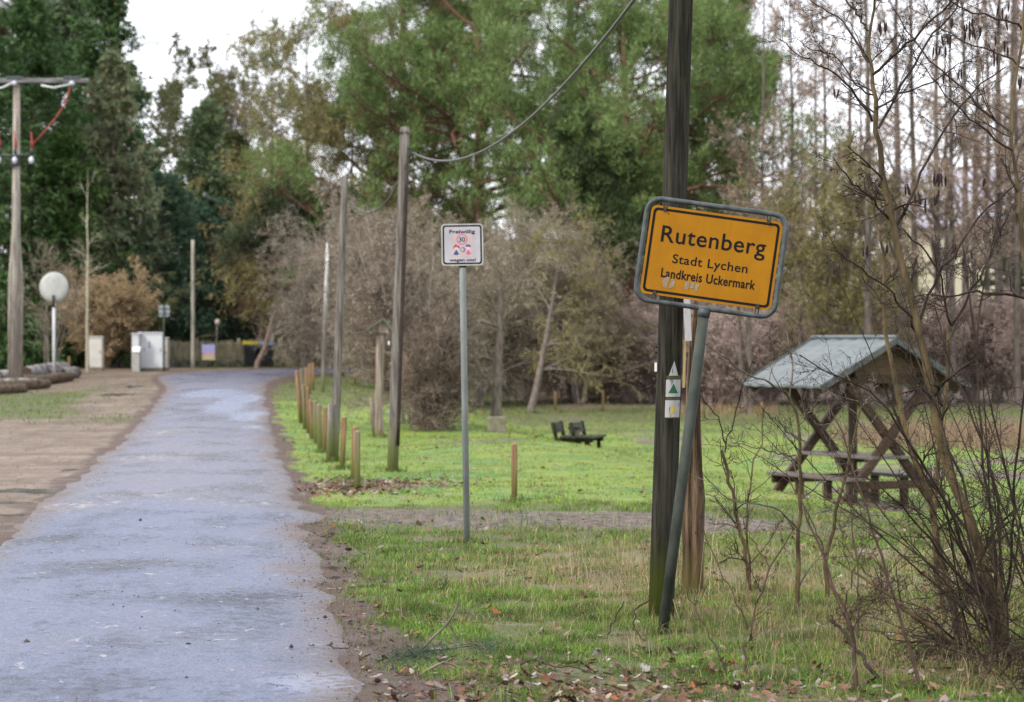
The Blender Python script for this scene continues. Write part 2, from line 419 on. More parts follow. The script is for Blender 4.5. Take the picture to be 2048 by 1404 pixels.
# ------------------------------------------------------------------ road
def build_road():
    rows = []; ctr = []
    pts = ROAD
    seg = np.hypot(*np.diff(pts[:, :2], axis=0).T); cum = np.concatenate([[0], np.cumsum(seg)])
    tt = np.arange(0, cum[-1], 0.25)
    cx = np.interp(tt, cum, pts[:, 0]); cy = np.interp(tt, cum, pts[:, 1]); wd = np.interp(tt, cum, pts[:, 2])
    dx = np.gradient(cx); dy = np.gradient(cy); q = np.hypot(dx, dy); nxv, nyv = dy / q, -dx / q
    us = np.array([-1, -0.94, -0.85, -.75, -0.6, -.5, -0.4, -.3, -0.2, -.1, 0, .1, 0.2, .3, 0.4, .5, 0.6, .75, 0.85, 0.94, 1.0])
    eR = 0.30 * (fbm(tt * 1.2, tt * 0 + 5, 51) - 0.5) + 0.10 * (fbm(tt * 6, tt * 0, 52) - 0.5) + 0.1
    eR += 0.30 * np.exp(-((tt - 39.6) / 0.8) ** 2)                  # a broken spur where the track leaves the road
    eL = 0.35 * (fbm(tt * 0.9, tt * 0 + 9, 53) - 0.5) + 0.1 * (fbm(tt * 5, tt * 0, 54) - 0.5)
    V = []
    for u in us:
        ex = np.where(u > 0, eR, -eL) * abs(u) ** 3
        x = cx + nxv * (u * wd + ex); yy = cy + nyv * (u * wd + ex)
        zc = np.interp(yy, ZY, ZZ) + 0.035 * (1 - u * u) + 0.012 + 0.02 * (fbm(x * 0.8, yy * 0.5, 61) - 0.5) * (1 - abs(u))
        zc = np.where(abs(u) > 0.97, zc - 0.05, zc)
        V.append(np.stack([x, yy, zc], 1))
    V = np.stack(V, 1); n, k = V.shape[:2]
    idx = np.arange(n - 1)[:, None] * k + np.arange(k - 1)[None, :]
    f = np.stack([idx, idx + k, idx + k + 1, idx + 1], -1).reshape(-1, 4)[:, ::-1]
    e = np.repeat(np.abs(us)[None], n, 0)
    sg = np.repeat(((us + 1) / 2)[None], n, 0)
    Xf, Yf = V[:, :, 0].ravel(), V[:, :, 1].ravel(); uf = np.repeat(us[None], n, 0).ravel()
    wear = 0
    for yb, wb, am, uc, uw in ((25.8, .9, .9, -.75, .45), (26.2, .7, .55, .5, .5), (27.4, .6, .5, -.2, .5), (31, .9, .35, -.5, .6), (36.5, 1.2, .8, -.35, .5), (41, 1.5, .45, .1, .5), (47, 2.2, .6, -.6, .6), (20.6, .5, .3, .55, .4), (18.9, .4, .3, -.1, .5), (14.0, .5, .25, .3, .8)):
        wear = wear + am * np.exp(-((Yf - yb - .5 * (fbm(Xf * 2, Yf * .3, 63) - .5)) / wb) ** 2 - ((uf - uc) / uw) ** 2)
    sheenz = 0  # spots along the road that get the painted sky sheen
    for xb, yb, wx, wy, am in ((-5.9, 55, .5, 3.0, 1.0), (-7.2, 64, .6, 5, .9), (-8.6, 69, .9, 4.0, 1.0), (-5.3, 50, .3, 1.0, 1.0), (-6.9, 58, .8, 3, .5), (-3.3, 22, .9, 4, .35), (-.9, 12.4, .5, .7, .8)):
        sheenz = sheenz + am * np.exp(-((Xf - xb) / wx) ** 2 - ((Yf - yb) / wy) ** 2)
    c = np.stack([e.ravel(), np.clip(wear, 0, 1), np.clip(sheenz, 0, 1), np.ones(n * k)], 1)
    return npmesh("road", V.reshape(-1, 3), [f], col={"Edge": c})

def road_material():
    m, n, b, l = new_mat("asphalt")
    v = tex(n); vs = tex(n, 'Object', (1.0, 0.55, 1)); vt = tex(n, 'Object', (1.6, 0.9, 1))
    a = n.nodes.new("ShaderNodeAttribute"); a.attribute_name = "Edge"
    sp = n.nodes.new("ShaderNodeSeparateColor"); l.new(a.outputs['Color'], sp.inputs[0])
    fine = noise(n, v, 75, 5, 0.85); mid = noise(n, v, 14, 6, 0.65); big = noise(n, vs, 0.8, 5, 0.6); st = noise(n, vt, 5.0, 4, 0.6, 0.6)
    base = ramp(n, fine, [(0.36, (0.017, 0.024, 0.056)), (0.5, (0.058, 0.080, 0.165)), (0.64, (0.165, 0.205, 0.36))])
    base = mixc(n, 1.0, base, ramp(n, mid, [(0.3, 0.62), (0.5, 1.0), (0.7, 1.3)]), 'MULTIPLY')
    base = mixc(n, 1.0, base, ramp(n, big, [(0.36, 0.58), (0.5, 1.0), (0.64, 1.35)]), 'MULTIPLY')
    py_ = n.nodes.new("ShaderNodeSeparateXYZ"); l.new(v, py_.inputs[0])
    old = mth(n, 'MULTIPLY', mth(n, 'ADD', mth(n, 'SUBTRACT', py_.outputs[1], 26.2), mth(n, 'MULTIPLY', mth(n, 'SUBTRACT', mid, 0.5), 5.0)), 0.8, True)
    base = mixc(n, mth(n, 'MULTIPLY', old, 0.42), base, ramp(n, fine, [(0.36, (0.05, 0.042, 0.055)), (0.62, (0.23, 0.20, 0.235))]))
    brown = ramp(n, fine, [(0.35, (0.045, 0.038, 0.042)), (0.7, (0.20, 0.165, 0.17))])
    c = mixc(n, ramp(n, mth(n, 'ADD', mth(n, 'MULTIPLY', big, 0.65), mth(n, 'MULTIPLY', mid, 0.35)), [(0.50, 0.0), (0.64, 0.55)]), base, brown)
    worn = ramp(n, mth(n, 'ADD', st, mth(n, 'MULTIPLY', sp.outputs[1], 0.16)), [(0.665, 0.0), (0.70, 1.0)])
    wet_sheen = ramp(n, mth(n, 'ADD', sp.outputs[2], mth(n, 'MULTIPLY', mth(n, 'SUBTRACT', mid, 0.5), 0.9)), [(0.42, 0.0), (0.62, 1.0)])
    c = mixc(n, mth(n, 'MULTIPLY', wet_sheen, 0.7), c, (0.27, 0.315, 0.45))  # sky sheen of the wet patches painted as pale blue into the asphalt colour
    c = mixc(n, mth(n, 'MULTIPLY', sp.outputs[1], 0.55), c, brown)
    c = mixc(n, mth(n, 'MULTIPLY', worn, 0.85), c, (0.34, 0.31, 0.31))
    e = mth(n, 'ADD', sp.outputs[0], mth(n, 'MULTIPLY', mth(n, 'SUBTRACT', mid, 0.5), 0.75))
    e = mth(n, 'ADD', e, mth(n, 'MULTIPLY', mth(n, 'SUBTRACT', big, 0.5), 0.6))
    ed = ramp(n, e, [(0.70, 0.0), (0.84, 0.45), (0.97, 1.0)])
    c = mixc(n, ed, c, ramp(n, fine, [(0.36, (0.03, 0.021, 0.017)), (0.52, (0.098, 0.066, 0.054)), (0.66, (0.21, 0.155, 0.13))]))
    spk = noise(n, v, 30, 2, 0.5)
    c = mixc(n, ramp(n, spk, [(0.25, 0.85), (0.29, 0.0)]), c, (0.025, 0.02, 0.018))
    l.new(c, b.inputs['Base Color'])
    und = noise(n, v, 2.6, 3, 0.5); wet = mth(n, 'ADD', mth(n, 'MULTIPLY', big, 0.6), mth(n, 'MULTIPLY', mid, 0.4))
    r = ramp(n, wet, [(0.38, 0.17), (0.48, 0.30), (0.60, 0.52)])
    r = mixc(n, wet_sheen, r, (0.24, 0.24, 0.24))
    r2 = mixc(n, mth(n, 'MAXIMUM', ed, mth(n, 'MULTIPLY', worn, 0.6)), r, (0.75, 0.75, 0.75))
    l.new(r2, b.inputs['Roughness']); b.inputs['Specular IOR Level'].default_value = 1.0
    bump(n, b, mth(n, 'ADD', mth(n, 'MULTIPLY', und, 5.0), mth(n, 'ADD', mth(n, 'MULTIPLY', mid, 2.2), mth(n, 'ADD', mth(n, 'MULTIPLY', fine, .5), mth(n, 'MULTIPLY', st, 1.2)))), 0.75, 0.022)
    return m
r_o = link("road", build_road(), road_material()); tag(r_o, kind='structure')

# ------------------------------------------------------------------ puddles in the sandy verge and on the road's worn edge
def puddle(cx, cy, rx, ry, seed, lift=0.012):
    k = 110; a = np.linspace(0, 2 * np.pi, k, endpoint=False)
    rr = np.clip(0.15 + 1.7 * (fbm(np.cos(a) * 1.9 + 7, np.sin(a) * 1.9 + 3, seed, 5) - .12), .12, 1.5)
    x = cx + rx * rr * np.cos(a); yy = cy + ry * rr * np.sin(a)
    zz_ = np.concatenate([ground(x, yy), ground(cx + .6 * (x - cx), cy + .6 * (yy - cy))]); z = float(np.percentile(zz_, 62)) + 0.003
    o = link("puddle", npmesh("puddle", np.stack([x, yy, np.full(k, z)], 1), [np.arange(k)[None]]), M_water); tag(o, kind='structure')
M_water = mat("puddle_water", (0.09, 0.085, 0.085), (0.13, 0.13, 0.14), 3.0, (1, .3, 1), rough=0.14, spec=1.0, bmp=.4, bd=.05)
for px, py, rx, ry, sd in ((62, 982, .60, .55, 1), (8, 1006, .26, .22, 2), (16, 1031, .2, .16, 3), (275, 772, .35, 2.2, 5), (235, 789, .4, 1.2, 6), (140, 940, .12, .3, 7)):
    p = G(px, py); puddle(p[0], p[1], rx, ry, sd)

# ------------------------------------------------------------------ grass, dead stalks, leaves
def blades(rng, X, Y, h, wd, col, lean=0.5, dz=0.0):
    n = len(X); Z = ground(X, Y) + dz
    az = rng.uniform(0, 2 * np.pi, n); ln = lean * rng.uniform(0.15, 1.0, n) * h
    b = np.stack([X, Y, Z - 0.005], 1)
    face = rng.uniform(0, 2 * np.pi, n); sd = np.stack([np.cos(face), np.sin(face), np.zeros(n)], 1) * (wd / 2)[:, None]
    dr = np.stack([np.cos(az), np.sin(az), np.zeros(n)], 1)
    mid = b + dr * (ln * 0.32)[:, None]; mid[:, 2] += h * 0.58
    tip = b + dr * ln[:, None]; tip[:, 2] += h * np.clip(1 - 0.35 * (ln / h) ** 2, 0.3, 1)
    V = np.stack([b - sd, b + sd, mid - sd * 0.75, mid + sd * 0.75, tip], 1).reshape(-1, 3)
    i = np.arange(n)[:, None] * 5
    q = i + np.array([[0, 1, 3, 2]]); t = i + np.array([[2, 3, 4]])
    return V, q, t, np.repeat(col, 5, 0)

def scatter(rng, n, y0, y1, half=0.275, x_lo=None):
    Y = np.sqrt(rng.uniform(y0 * y0, y1 * y1, n)); X = rng.uniform(-1, 1, n) * (half * Y + 0.9)
    return X, Y

def pick(rng, n, cols, p):
    c = np.array(cols)[rng.choice(len(cols), n, p=p)]
    return np.clip(c * rng.uniform(0.55, 1.4, (n, 1)), 0, 1)

rng = np.random.default_rng(5)
GR = []
def grass_zone(n, y0, y1, h0, h1, wd, lean=0.7):
    X, Y = scatter(rng, n, y0, y1); k = masks(X, Y)
    clump = fbm(X * 3.0, Y * 3.0, 71)
    keep = (k['d'] > 0.03) & (rng.random(n) < (1 - 0.94 * k['gravel']) * (1 - 0.97 * k['sand']) * (1 - 0.93 * k['track']) * (1 - 0.8 * k['brush']) * (1 - 0.75 * k['litter']) * sm(0.22, 0.5, clump))
    X, Y = X[keep], Y[keep]; k = {a: q[keep] for a, q in k.items()}; clump = clump[keep]; m = len(X)
    t = rng.random(m)
    col = pick(rng, m, [(0.10, 0.20, 0.03), (0.15, 0.25, 0.035), (0.075, 0.15, 0.03), (0.20, 0.24, 0.05)], [.36, .26, .22, .16])
    mo = pick(rng, m, [(0.155, 0.26, 0.04), (0.25, 0.30, 0.04), (0.115, 0.225, 0.045), (0.26, 0.23, 0.075)], [.32, .36, .22, .1])
    dr = pick(rng, m, [(0.36, 0.27, 0.14), (0.28, 0.20, 0.10), (0.44, 0.35, 0.21), (0.20, 0.13, 0.07)], [.4, .3, .16, .14])
    lush = fbm(X * 0.9 + 50, Y * 0.9, 72)
    col = np.where((t < k['moss'] * 0.95)[:, None], mo, col) * (0.62 + 0.75 * sm(.3, .7, fbm(X * 5, Y * 5, 77)))[:, None]
    patch_ = sm(.52, .62, fbm(X * .8 + 9, Y * .8, 78)); col = col * (1 - .25 * patch_[:, None]) + patch_[:, None] * .25 * np.array([.16, .13, .06])
    dd = rng.random(m) < np.clip(k['dry'] * 0.17 + 0.05 - 0.25 * sm(0.5, 0.62, lush), 0.03, 0.9)
    col = np.where(dd[:, None], dr, col)
    h = rng.uniform(h0, h1, m) * (0.55 + 0.9 * sm(0.3, 0.75, clump)) * np.where(dd, 1.25, 1.0) * (1 - 0.5 * k['moss'] * (Y < 50))
    GR.append(blades(rng, X, Y, h, np.full(m, wd) * rng.uniform(.7, 1.3, m), np.concatenate([col, np.ones((m, 1))], 1), lean))
grass_zone(330000, 10.6, 17.5, 0.015, 0.066, 0.0042, 1.0)
grass_zone(190000, 17.5, 27, 0.02, 0.065, 0.0065, 1.0)
grass_zone(170000, 27, 46, 0.025, 0.06, 0.0085, 1.1)
grass_zone(80000, 46, 84, 0.04, 0.08, 0.017, 1.1)
def merge(parts):
    V = []; Q = []; T = []; C = []; o = 0
    for v, q, t, c in parts:
        V.append(v); Q.append(q + o); T.append(t + o); C.append(c); o += len(v)
    return np.concatenate(V), np.concatenate(Q), np.concatenate(T), np.concatenate(C)
M_grass = vcol_mat("grass_blade", 0.55, 0.35)
V, Q, T, C = merge(GR); GR = None
o = link("grass", npmesh("grass", V, [Q, T], smooth=False, col=C), M_grass); tag(o, kind='stuff')

# tall dead grass: long thin straws, thickest behind the poles
GR = []
def straw(cx, cy, rx, ry, n, h0, h1, wd=0.0028, lean=0.75, cols=((0.36, 0.27, 0.15), (0.26, 0.18, 0.10), (0.46, 0.37, 0.23), (0.16, 0.10, 0.06))):
    X = rng.normal(cx, rx, n); Y = rng.normal(cy, ry, n); k = masks(X, Y)
    ok = (k['gravel'] < 0.4) & (Y > 11.2) & (k['d'] > 0.25); X, Y = X[ok], Y[ok]; m = len(X)
    c = pick(rng, m, cols, [.35, .3, .15, .2])
    GR.append(blades(rng, X, Y, rng.uniform(h0, h1, m), np.full(m, wd), np.concatenate([c, np.ones((m, 1))], 1), lean))
straw(1.9, 16.8, 0.7, 1.5, 800, 0.05, 0.28, lean=1.5); straw(2.9, 15.6, 0.9, 1.6, 750, 0.05, 0.26, lean=1.6); straw(1.1, 19.5, 0.7, 1.5, 600, 0.05, 0.24, lean=1.4)
straw(0.5, 18.5, 0.8, 1.2, 900, 0.06, 0.2); straw(1.6, 14.4, 0.7, 0.8, 700, 0.06, 0.25); straw(2.4, 13.0, 0.5, 0.8, 700, 0.05, 0.25); straw(4.2, 19, 0.8, 2, 700, .08, .3)
straw(1.0, 17.8, 0.5, 1.3, 60, 0.5, 0.95, 0.0026, 0.3); straw(1.4, 16.2, 0.6, 1.0, 70, 0.4, 0.8, 0.0026, 0.5); straw(3.2, 15.5, 0.6, 1.2, 60, 0.4, 0.75, 0.0026, 0.6)
# longer tufts that the mower leaves round the feet of posts and trunks
for px_, py_ in ((1325, 1264), (1322, 1243), (1384, 1192), (934, 1086), (785, 944), (668, 924), (715, 976), (707, 960), (684, 940), (649, 905), (1029, 1008), (758, 872), (1594, 1226), (1500, 1176), (990, 866), (1062, 826)):
    q_ = G(px_, py_); m = 170; a_ = rng.uniform(0, 6.28, m); r_ = .05 + np.abs(rng.normal(0, .10, m)); X = q_[0] + r_ * np.cos(a_); Y = q_[1] + r_ * np.sin(a_)
    c = pick(rng, m, [(0.09, 0.17, 0.03), (0.13, 0.19, 0.04), (0.28, 0.21, 0.11), (0.07, 0.10, 0.03)], [.4, .25, .2, .15])
    GR.append(blades(rng, X, Y, rng.uniform(.03, .13, m), np.full(m, .0005 * q_[1] ** .85), np.concatenate([c, np.ones((m, 1))], 1), 1.1))
V, Q, T, C = merge(GR)
o = link("dry_grass", npmesh("dry_grass", V, [Q, T], smooth=False, col=C), M_grass); tag(o, kind='stuff')
# orange reeds at the far edge of the meadow, right of the shelter
GR = []
n = 9000; X = rng.uniform(5.5, 16, n); Y = rng.normal(58, 2.2, n); c = pick(rng, n, [(0.28, 0.19, 0.13), (0.22, 0.15, 0.10), (0.34, 0.26, 0.18)], [.45, .35, .2])
GR.append(blades(rng, X, Y, rng.uniform(0.12, 0.5, n) * sm(7, 9.5, X), np.full(n, 0.02), np.concatenate([c, np.ones((n, 1))], 1), 0.4))
n = 500; X = rng.uniform(4.6, 8, n); Y = rng.normal(72.5, 0.8, n); c = pick(rng, n, [(0.33, 0.22, 0.13), (0.24, 0.16, 0.10), (0.38, 0.29, 0.19)], [.45, .35, .2])
GR.append(blades(rng, X, Y, rng.uniform(0.15, 0.4, n), np.full(n, 0.02), np.concatenate([c, np.ones((n, 1))], 1), 0.5))
V, Q, T, C = merge(GR)
o = link("reeds", npmesh("reeds", V, [Q, T], smooth=False, col=C), M_grass); tag(o, kind='stuff')

def leaf_litter():
    # an oak leaf: lobed outline either side of a midrib, curled
    ts = np.linspace(0, 1, 8); wv = np.array([0.04, 0.16, 0.10, 0.26, 0.17, 0.30, 0.2, 0.02])
    rng = np.random.default_rng(11)
    X, Y = [], []
    def patch(cx, cy, rx, ry, n): X.append(rng.normal(cx, rx, n)); Y.append(rng.normal(cy, ry, n))
    patch(0.1, 12.0, 0.6, 0.5, 620); patch(-0.15, 12.6, 0.35, 0.7, 160); patch(0.9, 12.6, 0.7, 0.8, 420); patch(1.6, 12.2, .6, .6, 260); patch(-2.0, 29.7, 0.55, 0.9, 800); patch(-1.3, 30.8, .5, .7, 250)
    x, yy = scatter(rng, 2100, 11.2, 24); X.append(x); Y.append(yy)
    x, yy = scatter(rng, 1500, 24, 50); X.append(x); Y.append(yy)
    patch(-0.7, 13.5, 0.25, 1.6, 240); patch(2.6, 12.8, 0.6, 1.0, 160)
    X = np.concatenate(X); Y = np.concatenate(Y); k = masks(X, Y); ok = (k['d'] > 0.1) & (k['R']) & (Y > 11) & (rng.random(len(X)) > 0.45 * k['gravel'])
    X, Y = X[ok], Y[ok]; n = len(X); Z = ground(X, Y) + rng.uniform(0.006, 0.032, n)
    ln = rng.uniform(0.026, 0.072, n) * np.where(Y > 24, 1.2, 1.0); az = rng.uniform(0, 2 * np.pi, n); curl = rng.uniform(-0.3, 0.9, n); tilt = rng.normal(0, 0.35, n); roll = rng.normal(0, 0.45, n)
    L3 = []
    for t, wq in zip(ts, wv):
        for s in (-1, 0, 1):
            u = (t - 0.5); vv = s * wq; h = curl * (0.9 * u * u + 0.55 * abs(vv)) 
            L3.append(np.stack([np.full(n, u), np.full(n, vv), h], 1))
    Lp = np.stack(L3, 1) * ln[:, None, None]
    Lp[:, :, 2] += Lp[:, :, 0] * tilt[:, None] + Lp[:, :, 1] * roll[:, None]
    ca, sa = np.cos(az)[:, None], np.sin(az)[:, None]
    Wx = Lp[:, :, 0] * ca - Lp[:, :, 1] * sa + X[:, None]; Wy = Lp[:, :, 0] * sa + Lp[:, :, 1] * ca + Y[:, None]; Wz = Lp[:, :, 2] + Z[:, None]
    V = np.stack([Wx, Wy, Wz], -1).reshape(-1, 3)
    f = []
    for i in range(7):
        for s in (0, 1): f.append([i * 3 + s, i * 3 + s + 1, (i + 1) * 3 + s + 1, (i + 1) * 3 + s])
    f = (np.arange(n)[:, None, None] * 24 + np.array(f)[None]).reshape(-1, 4)
    c = pick(rng, n, [(0.17, 0.10, 0.066), (0.12, 0.062, 0.038), (0.27, 0.215, 0.18), (0.20, 0.07, 0.022), (0.055, 0.032, 0.022), (0.31, 0.28, 0.265)], [.29, .28, .13, .09, .17, .04])
    return npmesh("fallen_leaves", V, [f], smooth=False, col=np.repeat(np.concatenate([c, np.ones((n, 1))], 1), 24, 0))
o = link("fallen_leaves", leaf_litter(), vcol_mat("dead_leaf", 0.4, 0.15)); tag(o, kind='stuff')

# grit, cones and needles lying along the road's edge
def grit():
    rng = np.random.default_rng(3); n = 1500
    Y = rng.uniform(11.4, 24, n); cxr = -2.24 - 0.1125 * (Y - 12.8)
    X = cxr + 1.36 + np.where(rng.random(n) < 0.9, rng.normal(0.2, 0.2, n), rng.uniform(-2.6, 0, n))
    d, sd = road_d(X, Y)
    Z = np.where(d < 0, 0.03 + 0.02 * np.clip(-d, 0, 1), ground(X, Y) + 0.008)
    r = rng.uniform(0.002, 0.008, n) * np.where(rng.random(n) < 0.05, 2.2, 1); st = rng.uniform(1, 4, n) * np.where(d < 0, .4, 1.0); az = rng.uniform(0, 6.28, n)
    base = np.array([(1, 0, 0), (0, 1, 0), (-1, 0, 0), (0, -1, 0), (0, 0, 1), (0, 0, -.4)], float)
    b = base[None] * r[:, None, None]; b = b.copy(); b[:, :, 0] *= np.maximum(st, 1)[:, None]; b *= rng.uniform(.7, 1.3, (n, 6, 1))
    ca, sa = np.cos(az)[:, None], np.sin(az)[:, None]
    V = np.stack([b[:, :, 0] * ca - b[:, :, 1] * sa + X[:, None], b[:, :, 0] * sa + b[:, :, 1] * ca + Y[:, None], b[:, :, 2] + Z[:, None]], -1).reshape(-1, 3)
    f = np.array([(0, 1, 4), (1, 2, 4), (2, 3, 4), (3, 0, 4), (1, 0, 5), (2, 1, 5), (3, 2, 5), (0, 3, 5)])
    f = (np.arange(n)[:, None, None] * 6 + f[None]).reshape(-1, 3)
    c = pick(rng, n, [(0.03, 0.022, 0.018), (0.11, 0.06, 0.04), (0.2, 0.15, 0.12), (0.06, 0.04, 0.03)], [.4, .25, .15, .2])
    return npmesh("grit", V, [f], smooth=False, col=np.repeat(np.concatenate([c, np.ones((n, 1))], 1), 6, 0))
o = link("grit", grit(), vcol_mat("grit", 0.8, 0.0)); tag(o, kind='stuff')

# ------------------------------------------------------------------ made things: signs, poles, posts, shelter, benches, cabinets
M_galv = mat("galvanised_steel", (0.042, 0.049, 0.052), (0.095, 0.107, 0.112), 14, rough=0.5, metal=0.2, bmp=0.05)
M_galvm = mat("weathered_galvanised_steel", (0.026, 0.032, 0.026), (0.062, 0.070, 0.060), 9, (1, 1, 0.5), rough=0.65, metal=0.0, spec=.15)
M_black = mat("black_print", (0.008, 0.008, 0.009), rough=0.6, spec=0.1)
M_dark = mat("dark_iron", (0.03, 0.03, 0.03), (0.06, 0.055, 0.05), 30, rough=0.5, metal=0.5)
M_white = mat("white_paint", (0.62, 0.63, 0.64), (0.74, 0.75, 0.76), 5, rough=0.5)

def sign_yellow():
    m, n, b, l = new_mat("yellow_sheeting")
    v = tex(n, 'Object', (1, 1, 1)); vs = tex(n, 'Object', (9, 1, 0.7))
    f = noise(n, v, 5, 5); s = noise(n, vs, 4, 4)
    c = ramp(n, f, [(0.3, (0.275, 0.116, 0.003)), (0.7, (0.345, 0.152, 0.004))])
    c = mixc(n, mth(n, 'MULTIPLY', ramp(n, s, [(0.5, 0.0), (0.75, 1.0)]), 0.25), c, (0.22, 0.085, 0.006))
    sp = noise(n, v, 60, 2)
    c = mixc(n, ramp(n, sp, [(0.22, 0.8), (0.26, 0.0)]), c, (0.12, 0.06, 0.01))
    l.new(c, b.inputs['Base Color']); b.inputs['Roughness'].default_value = 0.55; b.inputs['Specular IOR Level'].default_value = 0.15
    return m
M_yellow = sign_yellow()

# --- the leaning yellow place sign
base = G(1325, 1264); LEAN = math.radians(7.35)
sg = thing("place_sign", "leaning yellow place sign in a grey tube frame beside the dark pole", "sign", base, (0, LEAN, math.radians(-3)))
ZC = 2.308
sg.scale = (base[1] / 14.7,) * 3; print('SIGN', base)
MB().tube([(0, 0, -0.25), (0, 0, 1.0), (0, 0, ZC - 0.32)], 0.0335, 18).build("post", M_galvm, sg, smooth=True)
fr = MB(); fr.tube([(x, 0, z) for x, z in rrect(0.852, 0.624, 0.085, 7)], 0.0152, 12, closed=True)
fo = fr.build("frame", M_galv, sg, (0, 0, ZC), smooth=True); fo.rotation_euler = (0, math.radians(.7), 0)
MB().tube([(0, 0, ZC - 0.365), (0, 0, ZC - 0.31)], [0.037, 0.040], 18).build("socket", M_galv, sg, smooth=True)
pl = MB().plate(rrect(0.80, 0.542, 0.035), -0.002, 0.002).build("plate", M_yellow, sg, (0, -0.004, ZC)); pl.rotation_euler = (0, math.radians(.7), 0)
MB().ring(rrect(0.772, 0.514, 0.027), rrect(0.742, 0.484, 0.018), -0.0035).build("border", M_black, pl)
for t, wd, cap, x, z, bold in (("Rutenberg", 0.637, 0.104, 0.0, 0.056, 0.008), ("Stadt Lychen", 0.459, 0.0565, -0.002, -0.064, 0.008), ("Landkreis Uckermark", 0.576, 0.057, 0.0, -0.157, 0.019)):
    o = link("lettering", text_mesh(t, wd, cap, bold, 1.06), M_black, pl, (x, -0.0036, z))
def worn_sticker():
    m, n, b, l = new_mat("worn_sticker")
    f = noise(n, tex(n), 60, 4, 0.7)
    l.new(ramp(n, f, [(0.40, (0.26, 0.13, 0.02)), (0.5, (0.20, 0.17, 0.12)), (0.7, (0.27, 0.25, 0.21))]), b.inputs['Base Color']); b.inputs['Roughness'].default_value = 0.8
    return m
M_stk = worn_sticker()
st = MB(); st.plate(circ(0, 0, 0.036, 24, 75, 255), -0.0003, 0, -0.003, 0); st.plate(circ(0, 0, 0.034, 24, -95, 65), -0.0003, 0, 0.005, 0.001)
st.build("sticker", M_stk, pl, (-0.234, -0.0036, -0.188))
st = MB(); st.plate([(-.046, -.022), (-.02, -.026), (-.017, .02), (-.028, .028), (-.044, .02)], -.0003, 0); st.plate([(-.013, -.012), (.012, -.014), (.012, .018), (-.01, .022)], -.0003, 0)
st.plate([(.017, -.03), (.034, -.03), (.046, .016), (.03, .02), (.016, .012)], -.0003, 0); st.build("sticker", M_stk, pl, (-0.091, -0.0036, -0.188))
for x, zz, s in ((-0.315, 0.257, 1), (0.315, 0.257, 1), (-0.315, -0.257, -1), (0.315, -0.257, -1)):
    c = MB(); c.box((0, -0.012, 0), (0.018, 0.008, 0.026)); c.tube([(-0.009, -0.006, 0.008 * s), (-0.009, -0.004, 0.05 * s)], 0.004, 6); c.tube([(0.009, -0.006, 0.008 * s), (0.009, -0.004, 0.05 * s)], 0.004, 6)
    c.tube([(0, -0.016, -0.004), (0, -0.024, -0.004)], 0.007, 8)
    c.build("clip", M_dark, sg, (x, 0, ZC + zz))

# --- the white 30 sign
p0 = G(934, 1086); px_m = F / p0[1]; hgt = (1086 - 488) / px_m
s3 = thing("speed_sign", "square white sign with a red 30 ring and two children on a grey post", "sign", p0, (0, math.radians(-0.9), math.radians(2)))
MB().tube([(0, 0.035, -0.2), (0, 0.035, hgt - 0.05), (0, 0.035, hgt + 0.15)], 0.0285, 16).build("post", mat("pale_galvanised_steel", (0.19, 0.215, 0.21), (0.29, 0.31, 0.31), 7, (1, 1, .4), rough=.5), s3, smooth=True)
MB().tube([(0, 0.035, hgt - 0.20), (0, 0.035, hgt - 0.15)], 0.034, 14).build("clamp", M_dark, s3, smooth=True)
M_face = mat("faded_white_sheeting", (0.34, 0.325, 0.365), (0.44, 0.42, 0.455), 6, rough=0.5)
M_rim = mat("sign_rim", (0.30, 0.31, 0.29), (0.40, 0.40, 0.375), 9, rough=0.5)
bd = MB().plate(rrect(0.371, 0.371, 0.03), -0.002, 0.004).build("plate", M_rim, s3, (0, -0.002, hgt))
M_pink = mat("pale_pink_print", (0.42, 0.33, 0.335), (0.47, 0.38, 0.36), 8, rough=0.6); M_red = mat("faded_red_print", (0.50, 0.13, 0.17), rough=0.6)
M_blue = mat("blue_print", (0.018, 0.085, 0.25), rough=0.6); M_rose = mat("rose_print", (0.45, 0.11, 0.23), rough=0.6); M_hair = mat("maroon_print", (0.30, 0.055, 0.11), rough=0.6); M_skin = mat("skin_print", (0.64, 0.46, 0.40), rough=0.6)
def flat(name, poly, m, y, ox=0, oz=0): return MB().plate(poly, -0.0003, 0.0, ox, oz).build(name, m, bd, (0, y, 0))
flat("face", rrect(0.345, 0.345, 0.022), M_face, -0.0022)
MB().ring(rrect(0.345, 0.345, 0.024), rrect(0.318, 0.318, 0.016), -0.0028).build("border", M_black, bd)
flat("picture", [(-.094, -.108), (.094, -.108), (.094, .092), (-.094, .092)], M_pink, -0.0028)
flat("ring", circ(-0.002, 0.047, 0.0485, 36), M_red, -0.0034); flat("disc", circ(-0.002, 0.047, 0.0385, 36), M_face, -0.004)
for t, wd, cap, x, z, bold in (("Freiwillig", 0.226, 0.033, 0.0, 0.101, 0.013), ("wegen uns!", 0.232, 0.028, 0.001, -0.147, 0.013), ("30", 0.056, 0.043, -0.002, 0.0255, 0.016)):
    link("lettering", text_mesh(t, wd, cap, bold, 1.0), M_black, bd, (x, -0.0046, z))
def q(a, b): return ((a - 702) / 2473, (622 - b) / 2473)
kid = MB()
